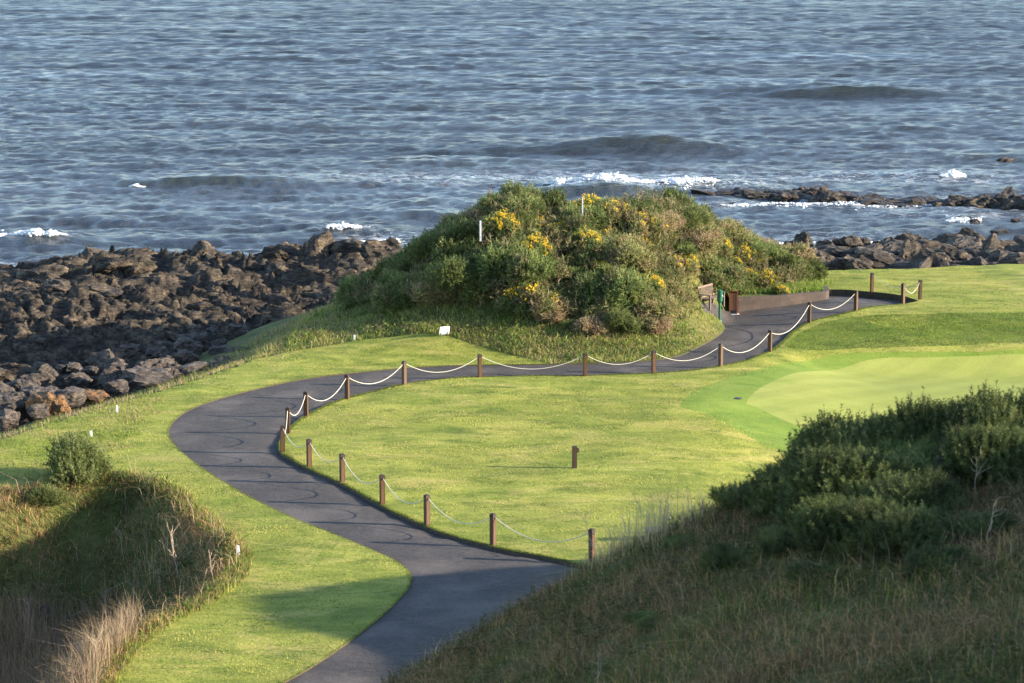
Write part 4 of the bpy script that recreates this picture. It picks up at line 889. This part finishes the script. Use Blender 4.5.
# small lone post
p = hit(574.5, 468); root = empty('marker_post', p, .2)
bmo('shaft', lambda bm: bm_box(bm, (0, 0, .33), (.14, .14, .80), bev=.008), 'cap', root); bmo('number_box', lambda bm: bm_box(bm, (.10, -.02, .60), (.07, .10, .14), bev=.006), 'cap', root)
tag(root, 'short dark timber post with a small box on its side, alone on the lawn', 'post')
# low box in the grass
p = onz(655, 541, -.0); root = empty('drain_box', (p[0], p[1], hz(p[0], p[1])), .1)
bmo('body', lambda bm: bm_box(bm, (0, 0, .12), (.55, .35, .26), bev=.02), 'blue', root); bmo('lid', lambda bm: bm_box(bm, (0, 0, .27), (.60, .40, .035), bev=.01), 'dark', root)
tag(root, 'low slate blue box on the lawn behind the tall pale grass tuft', 'box')
# golf ball
p = hit(670, 519); o = bmo('golf_ball', lambda bm: bmesh.ops.create_icosphere(bm, subdivisions=2, radius=.03, matrix=Matrix.Translation((0, 0, .03))), 'white', None, True); o.location = p; tag(o, 'tiny white golf ball lying on the lawn near the pale grass tuft', 'golf ball')
# white stakes
def stake(px, py, h, wd, label, p=None):
    p = hit(px, py) if p is None else p; root = empty('marker_stake', p)
    bmo('stake', lambda bm: bm_box(bm, (0, 0, h / 2 - .05), (wd, wd * .6, h + .1), bev=.006), 'white', root)
    bmo('top', lambda bm: bm_box(bm, (0, 0, h + .011), (wd * .9, wd * .5, .02), bev=.004), 'white', root); tag(root, label, 'marker')
stake(117, 413, .26, .07, 'short white stake at the top left corner of the lawn above the shore')
stake(238, 558, .34, .08, 'white stake at the right rim of the dark hollow')
stake(127.5, 626, .28, .08, 'white stake among the reeds at the lower rim of the hollow')
stake(354.5, 340, .20, .08, 'small white stake on the grass bank left of the white sign')
stake(91, 437, .2, .08, 'white stump just behind the lone dark gorse bush')
p = atdepth(480.5, 239, 103.8); stake(0, 0, .78, .08, 'tall white stake standing among the gorse on the left of the mound', (p[0], p[1], p[2]))
p = atdepth(582.5, 214, 106.6); stake(0, 0, .72, .05, 'thin white stake on the crest of the gorse mound', (p[0], p[1], p[2]))
# white sign
p = hit(444.5, 336.5); root = empty('notice_sign', p, .5)
bmo('board', lambda bm: bm_box(bm, (0, 0, .26), (.46, .025, .34), 0, .25, .006), 'white', root)
for s in (-1, 1): bmo('leg', lambda bm: bm_box(bm, (s * .15, .03, .04), (.03, .03, .30), 0, .25), 'steel', root)
bmo('screw', lambda bm: bm_box(bm, (-.15, -.025, .36), (.05, .012, .035), 0, .25), 'dark', root)
tag(root, 'small white rectangular board leaning on the grass bank below the mound', 'sign')
# sprinkler mark on collar
p = hit(738, 398.5); o = bmo('sprinkler_cover', lambda bm: (bm_cyl(bm, (0, 0, 0), (0, 0, .02), .16, n=20), bm_cyl(bm, (0, 0, .02), (0, 0, .03), .07, n=16)), 'dark'); o.location = p; tag(o, 'small dark round cover set in the turf left of the putting green', 'cover')
# ------------------------------------------------------------------ retaining wall, bench, bin, ball washer
def gzp(px, py): return onz(px, py, -.02)
wl = [hit(737, 311), hit(780, 305.5), hit(823.5, 299)]
wl = [np.array([a, b_, hz(a, b_)]) for a, b_, _ in wl]
ws = smooth_poly([tuple(q[:2]) for q in wl], .4); ws = ws + [(ws[-1][0] + .2, ws[-1][1] + .5), (ws[-1][0] + .25, ws[-1][1] + 1.6)]
def wallmesh():
    P = np.array(ws); d = np.gradient(P, axis=0); d /= np.linalg.norm(d, axis=1)[:, None]; nn = np.column_stack([d[:, 1], -d[:, 0]])
    s = np.concatenate([[0], np.cumsum(np.linalg.norm(np.diff(P, axis=0), axis=1))]); bm = bmesh.new(); uvl = bm.loops.layers.uv.new('UVMap'); rows = []
    for i in range(len(P)):
        z0 = hz(*P[i]) - .5; z1 = wallz + .04 * math.sin(i)*.3; f = P[i] + nn[i] * .12; b_ = P[i] - nn[i] * .12
        rows.append([bm.verts.new((f[0], f[1], z0)), bm.verts.new((f[0], f[1], z1)), bm.verts.new((b_[0], b_[1], z1)), bm.verts.new((b_[0], b_[1], z0))])
    for i in range(len(P) - 1):
        for k in range(3):
            f = bm.faces.new([rows[i][k], rows[i + 1][k], rows[i + 1][k + 1], rows[i][k + 1]]); vals = [(s[i], [0, .9, 1.15, 2][k]), (s[i + 1], [0, .9, 1.15, 2][k]), (s[i + 1], [0, .9, 1.15, 2][k + 1]), (s[i], [0, .9, 1.15, 2][k + 1])]
            for l, u in zip(f.loops, vals): l[uvl].uv = u
    bm.faces.new(rows[0][::-1]); bm.faces.new(rows[-1]); bmesh.ops.recalc_face_normals(bm, faces=bm.faces); me = bpy.data.meshes.new('retaining_wall'); bm.to_mesh(me); bm.free(); return me
wallz = np.mean([q[2] for q in wl]) + .50
o = link('retaining_wall', wallmesh(), 'wall'); tag(o, 'low curved brown block retaining wall at the foot of the gorse mound beside the path', 'wall')
# planting bank behind wall
X, Y = scatter(26000, ws[0][0] - .3, ws[-1][0] + .6, 105, 119, lambda X, Y: (distpoly(X, Y, ws, False) < 1.9) & ~inP(X, Y, PATH))
P = np.column_stack([X, Y, np.maximum(H(X, Y), wallz - .12)]); V, T, c = blades(P, rng.uniform(.5, 1.2, len(X)) * .30, np.full(len(X), .014), .5, palette(len(X), [(.12, .22, .03), YG, STRAW], [5, 3, 1]))
o = link('bank_grass', arrmesh('bank_grass', V, T, c), 'grass'); tag(o, 'fresh green grass topping the low brown wall', 'grass', kind='stuff')
def bankfill():
    P = np.array(ws); d = np.gradient(P, axis=0); d /= np.linalg.norm(d, axis=1)[:, None]; nn = np.column_stack([-d[:, 1], d[:, 0]]); V = []; Q = []
    for i in range(len(P)):
        for k, t in enumerate([.1, .8, 1.8, 3]): q = P[i] + nn[i] * t; V.append((q[0], q[1], max(wallz - .1, hz(*q) - .05) if t < 2 else hz(*q) - .1))
        if i:
            for k in range(3): Q.append([(i - 1) * 4 + k, i * 4 + k, i * 4 + k + 1, (i - 1) * 4 + k + 1])
    o = link('planted_bank', arrmesh('planted_bank', V, Q), 'rough', None, True); tag(o, kind='structure')
bankfill()
# bench
p = hit(712, 306); bz = p[2] - .05
root = empty('park_bench', (p[0] - .25, p[1], bz), R(58))
L_ = 1.45
bmo('seat', lambda bm: [bm_box(bm, (0, -.10 - .13 * k, .45), (L_, .10, .035), bev=.005) for k in range(4)], 'benchwood', root)
def brf(bm):
    for k in range(13): bm_box(bm, (-L_ / 2 + .08 + k * (L_ - .16) / 12, .03, .72), (.05, .022, .46), 0, -.2, .003)
    bm_box(bm, (0, .085, .96), (L_, .04, .08), 0, -.2, .006); bm_box(bm, (0, -.01, .52), (L_, .04, .06), 0, -.2, .006)
bmo('backrest', brf, 'benchwood', root)
for sx in (-1, 1):
    bmo('leg', lambda bm: bm_box(bm, (sx * (L_ / 2 - .04), -.52, .30), (.07, .07, .66), bev=.006), 'benchwood', root)
    bmo('leg', lambda bm: bm_box(bm, (sx * (L_ / 2 - .04), .02, .22), (.07, .07, .50), bev=.006), 'benchwood', root)
    bmo('armrest', lambda bm: bm_box(bm, (sx * (L_ / 2 - .04), -.25, .65), (.08, .66, .035), bev=.006), 'benchwood', root)
tag(root, 'weathered wooden slatted bench tucked against the gorse behind the path', 'bench')
# timber bin
p = hit(733.5, 313.5); root = empty('timber_bin', (p[0], p[1] + .1, p[2] - .05), -.06); w_, h_ = .40, 1.08
bmo('carcass', lambda bm: (bm_box(bm, (-w_ / 2 + .03, 0, h_ / 2), (.06, .40, h_), bev=.005), bm_box(bm, (w_ / 2 - .03, 0, h_ / 2), (.06, .40, h_), bev=.005), bm_box(bm, (0, .17, h_ / 2), (w_ - .124, .05, h_ - .02)), bm_box(bm, (0, -.005, h_ + .022), (w_ + .02, .44, .04), bev=.008)), 'binred', root)
bmo('slat_panel', lambda bm: [bm_box(bm, (-.105 + .07 * k, -.175, .62), (.060, .03, .82), bev=.004) for k in range(4)], 'binred', root)
bmo('slot_block', lambda bm: bm_box(bm, (0, -.02, .14), (.26, .30, .16)), 'dark', root)  # dark block filling the opening at the foot
bmo('base_plate', lambda bm: bm_box(bm, (.12, -.05, .02), (.62, .46, .035), bev=.006), 'white', root)
tag(root, 'tall red brown timber bin with a dark slot at its foot, right of the bench', 'bin')
# ball washer
p = hit(719.5, 320.5); root = empty('ball_washer', (p[0], p[1], p[2] - .04))
bmo('post', lambda bm: (bm_cyl(bm, (0, 0, -.1), (0, 0, .95), .055, n=16), bm_cyl(bm, (0, 0, 0), (0, 0, .05), .12, .10, n=18)), 'greenpaint', root, False)
bmo('drum', lambda bm: (bm_cyl(bm, (0, 0, .85), (0, 0, .93), .07, .125, n=20), bm_cyl(bm, (0, 0, .93), (0, 0, 1.34), .125, n=20)), 'greenpaint', root)
bmo('lid', lambda bm: (bm_cyl(bm, (0, 0, 1.34), (0, 0, 1.38), .145, n=20), bm_cyl(bm, (0, 0, 1.38), (0, 0, 1.42), .13, .06, n=20), bm_cyl(bm, (0, 0, 1.42), (0, 0, 1.47), .03, n=12)), 'greenpaint', root)
bmo('glint_knob', lambda bm: bmesh.ops.create_icosphere(bm, subdivisions=2, radius=.035, matrix=Matrix.Translation((.09, -.10, 1.18))), 'white', root, True)  # white knob put in for a small white glint on the drum
tag(root, 'dark green ball washer on a post in front of the bench', 'ball washer')
# ------------------------------------------------------------------ light, sky, camera
SUN_EL = 15.0; SUN_AZ = 97.0      # azimuth clockwise from +Y (view direction)
wd = bpy.data.worlds.new("World"); SC.world = wd; wd.use_nodes = True; nt = wd.node_tree
sk = nt.nodes.new('ShaderNodeTexSky'); sk.sky_type = 'NISHITA'; sk.sun_disc = False; sk.sun_elevation = R(SUN_EL); sk.sun_rotation = R(SUN_AZ); sk.altitude = 20; sk.air_density = .8; sk.dust_density = .3; sk.ozone_density = 1.3
nt.links.new(sk.outputs[0], nt.nodes['Background'].inputs[0]); nt.nodes['Background'].inputs[1].default_value = .14
ld = bpy.data.lights.new('sun', 'SUN'); ld.energy = 4.6; ld.angle = R(.53); ld.color = (1, .86, .66); lo = bpy.data.objects.new('sun', ld); C.objects.link(lo)
dv = Vector((math.sin(R(SUN_AZ)) * math.cos(R(SUN_EL)), math.cos(R(SUN_AZ)) * math.cos(R(SUN_EL)), math.sin(R(SUN_EL)))); lo.rotation_euler = dv.to_track_quat('Z', 'Y').to_euler()
cd = bpy.data.cameras.new('camera'); co = bpy.data.objects.new('camera', cd); C.objects.link(co); co.location = CAM; co.rotation_euler = (math.pi / 2 - PITCH, 0, 0)
cd.sensor_width = 36; cd.lens = F / 1024 * 36; cd.clip_end = 20000; cd.dof.use_dof = True; cd.dof.focus_distance = 92; cd.dof.aperture_fstop = 4.5
SC.camera = co
SC.render.resolution_x = 1024; SC.render.resolution_y = 683
vs = SC.view_settings; vs.view_transform = 'Standard'; vs.look = 'None'; vs.exposure = 1.8; vs.gamma = 1
print('done')
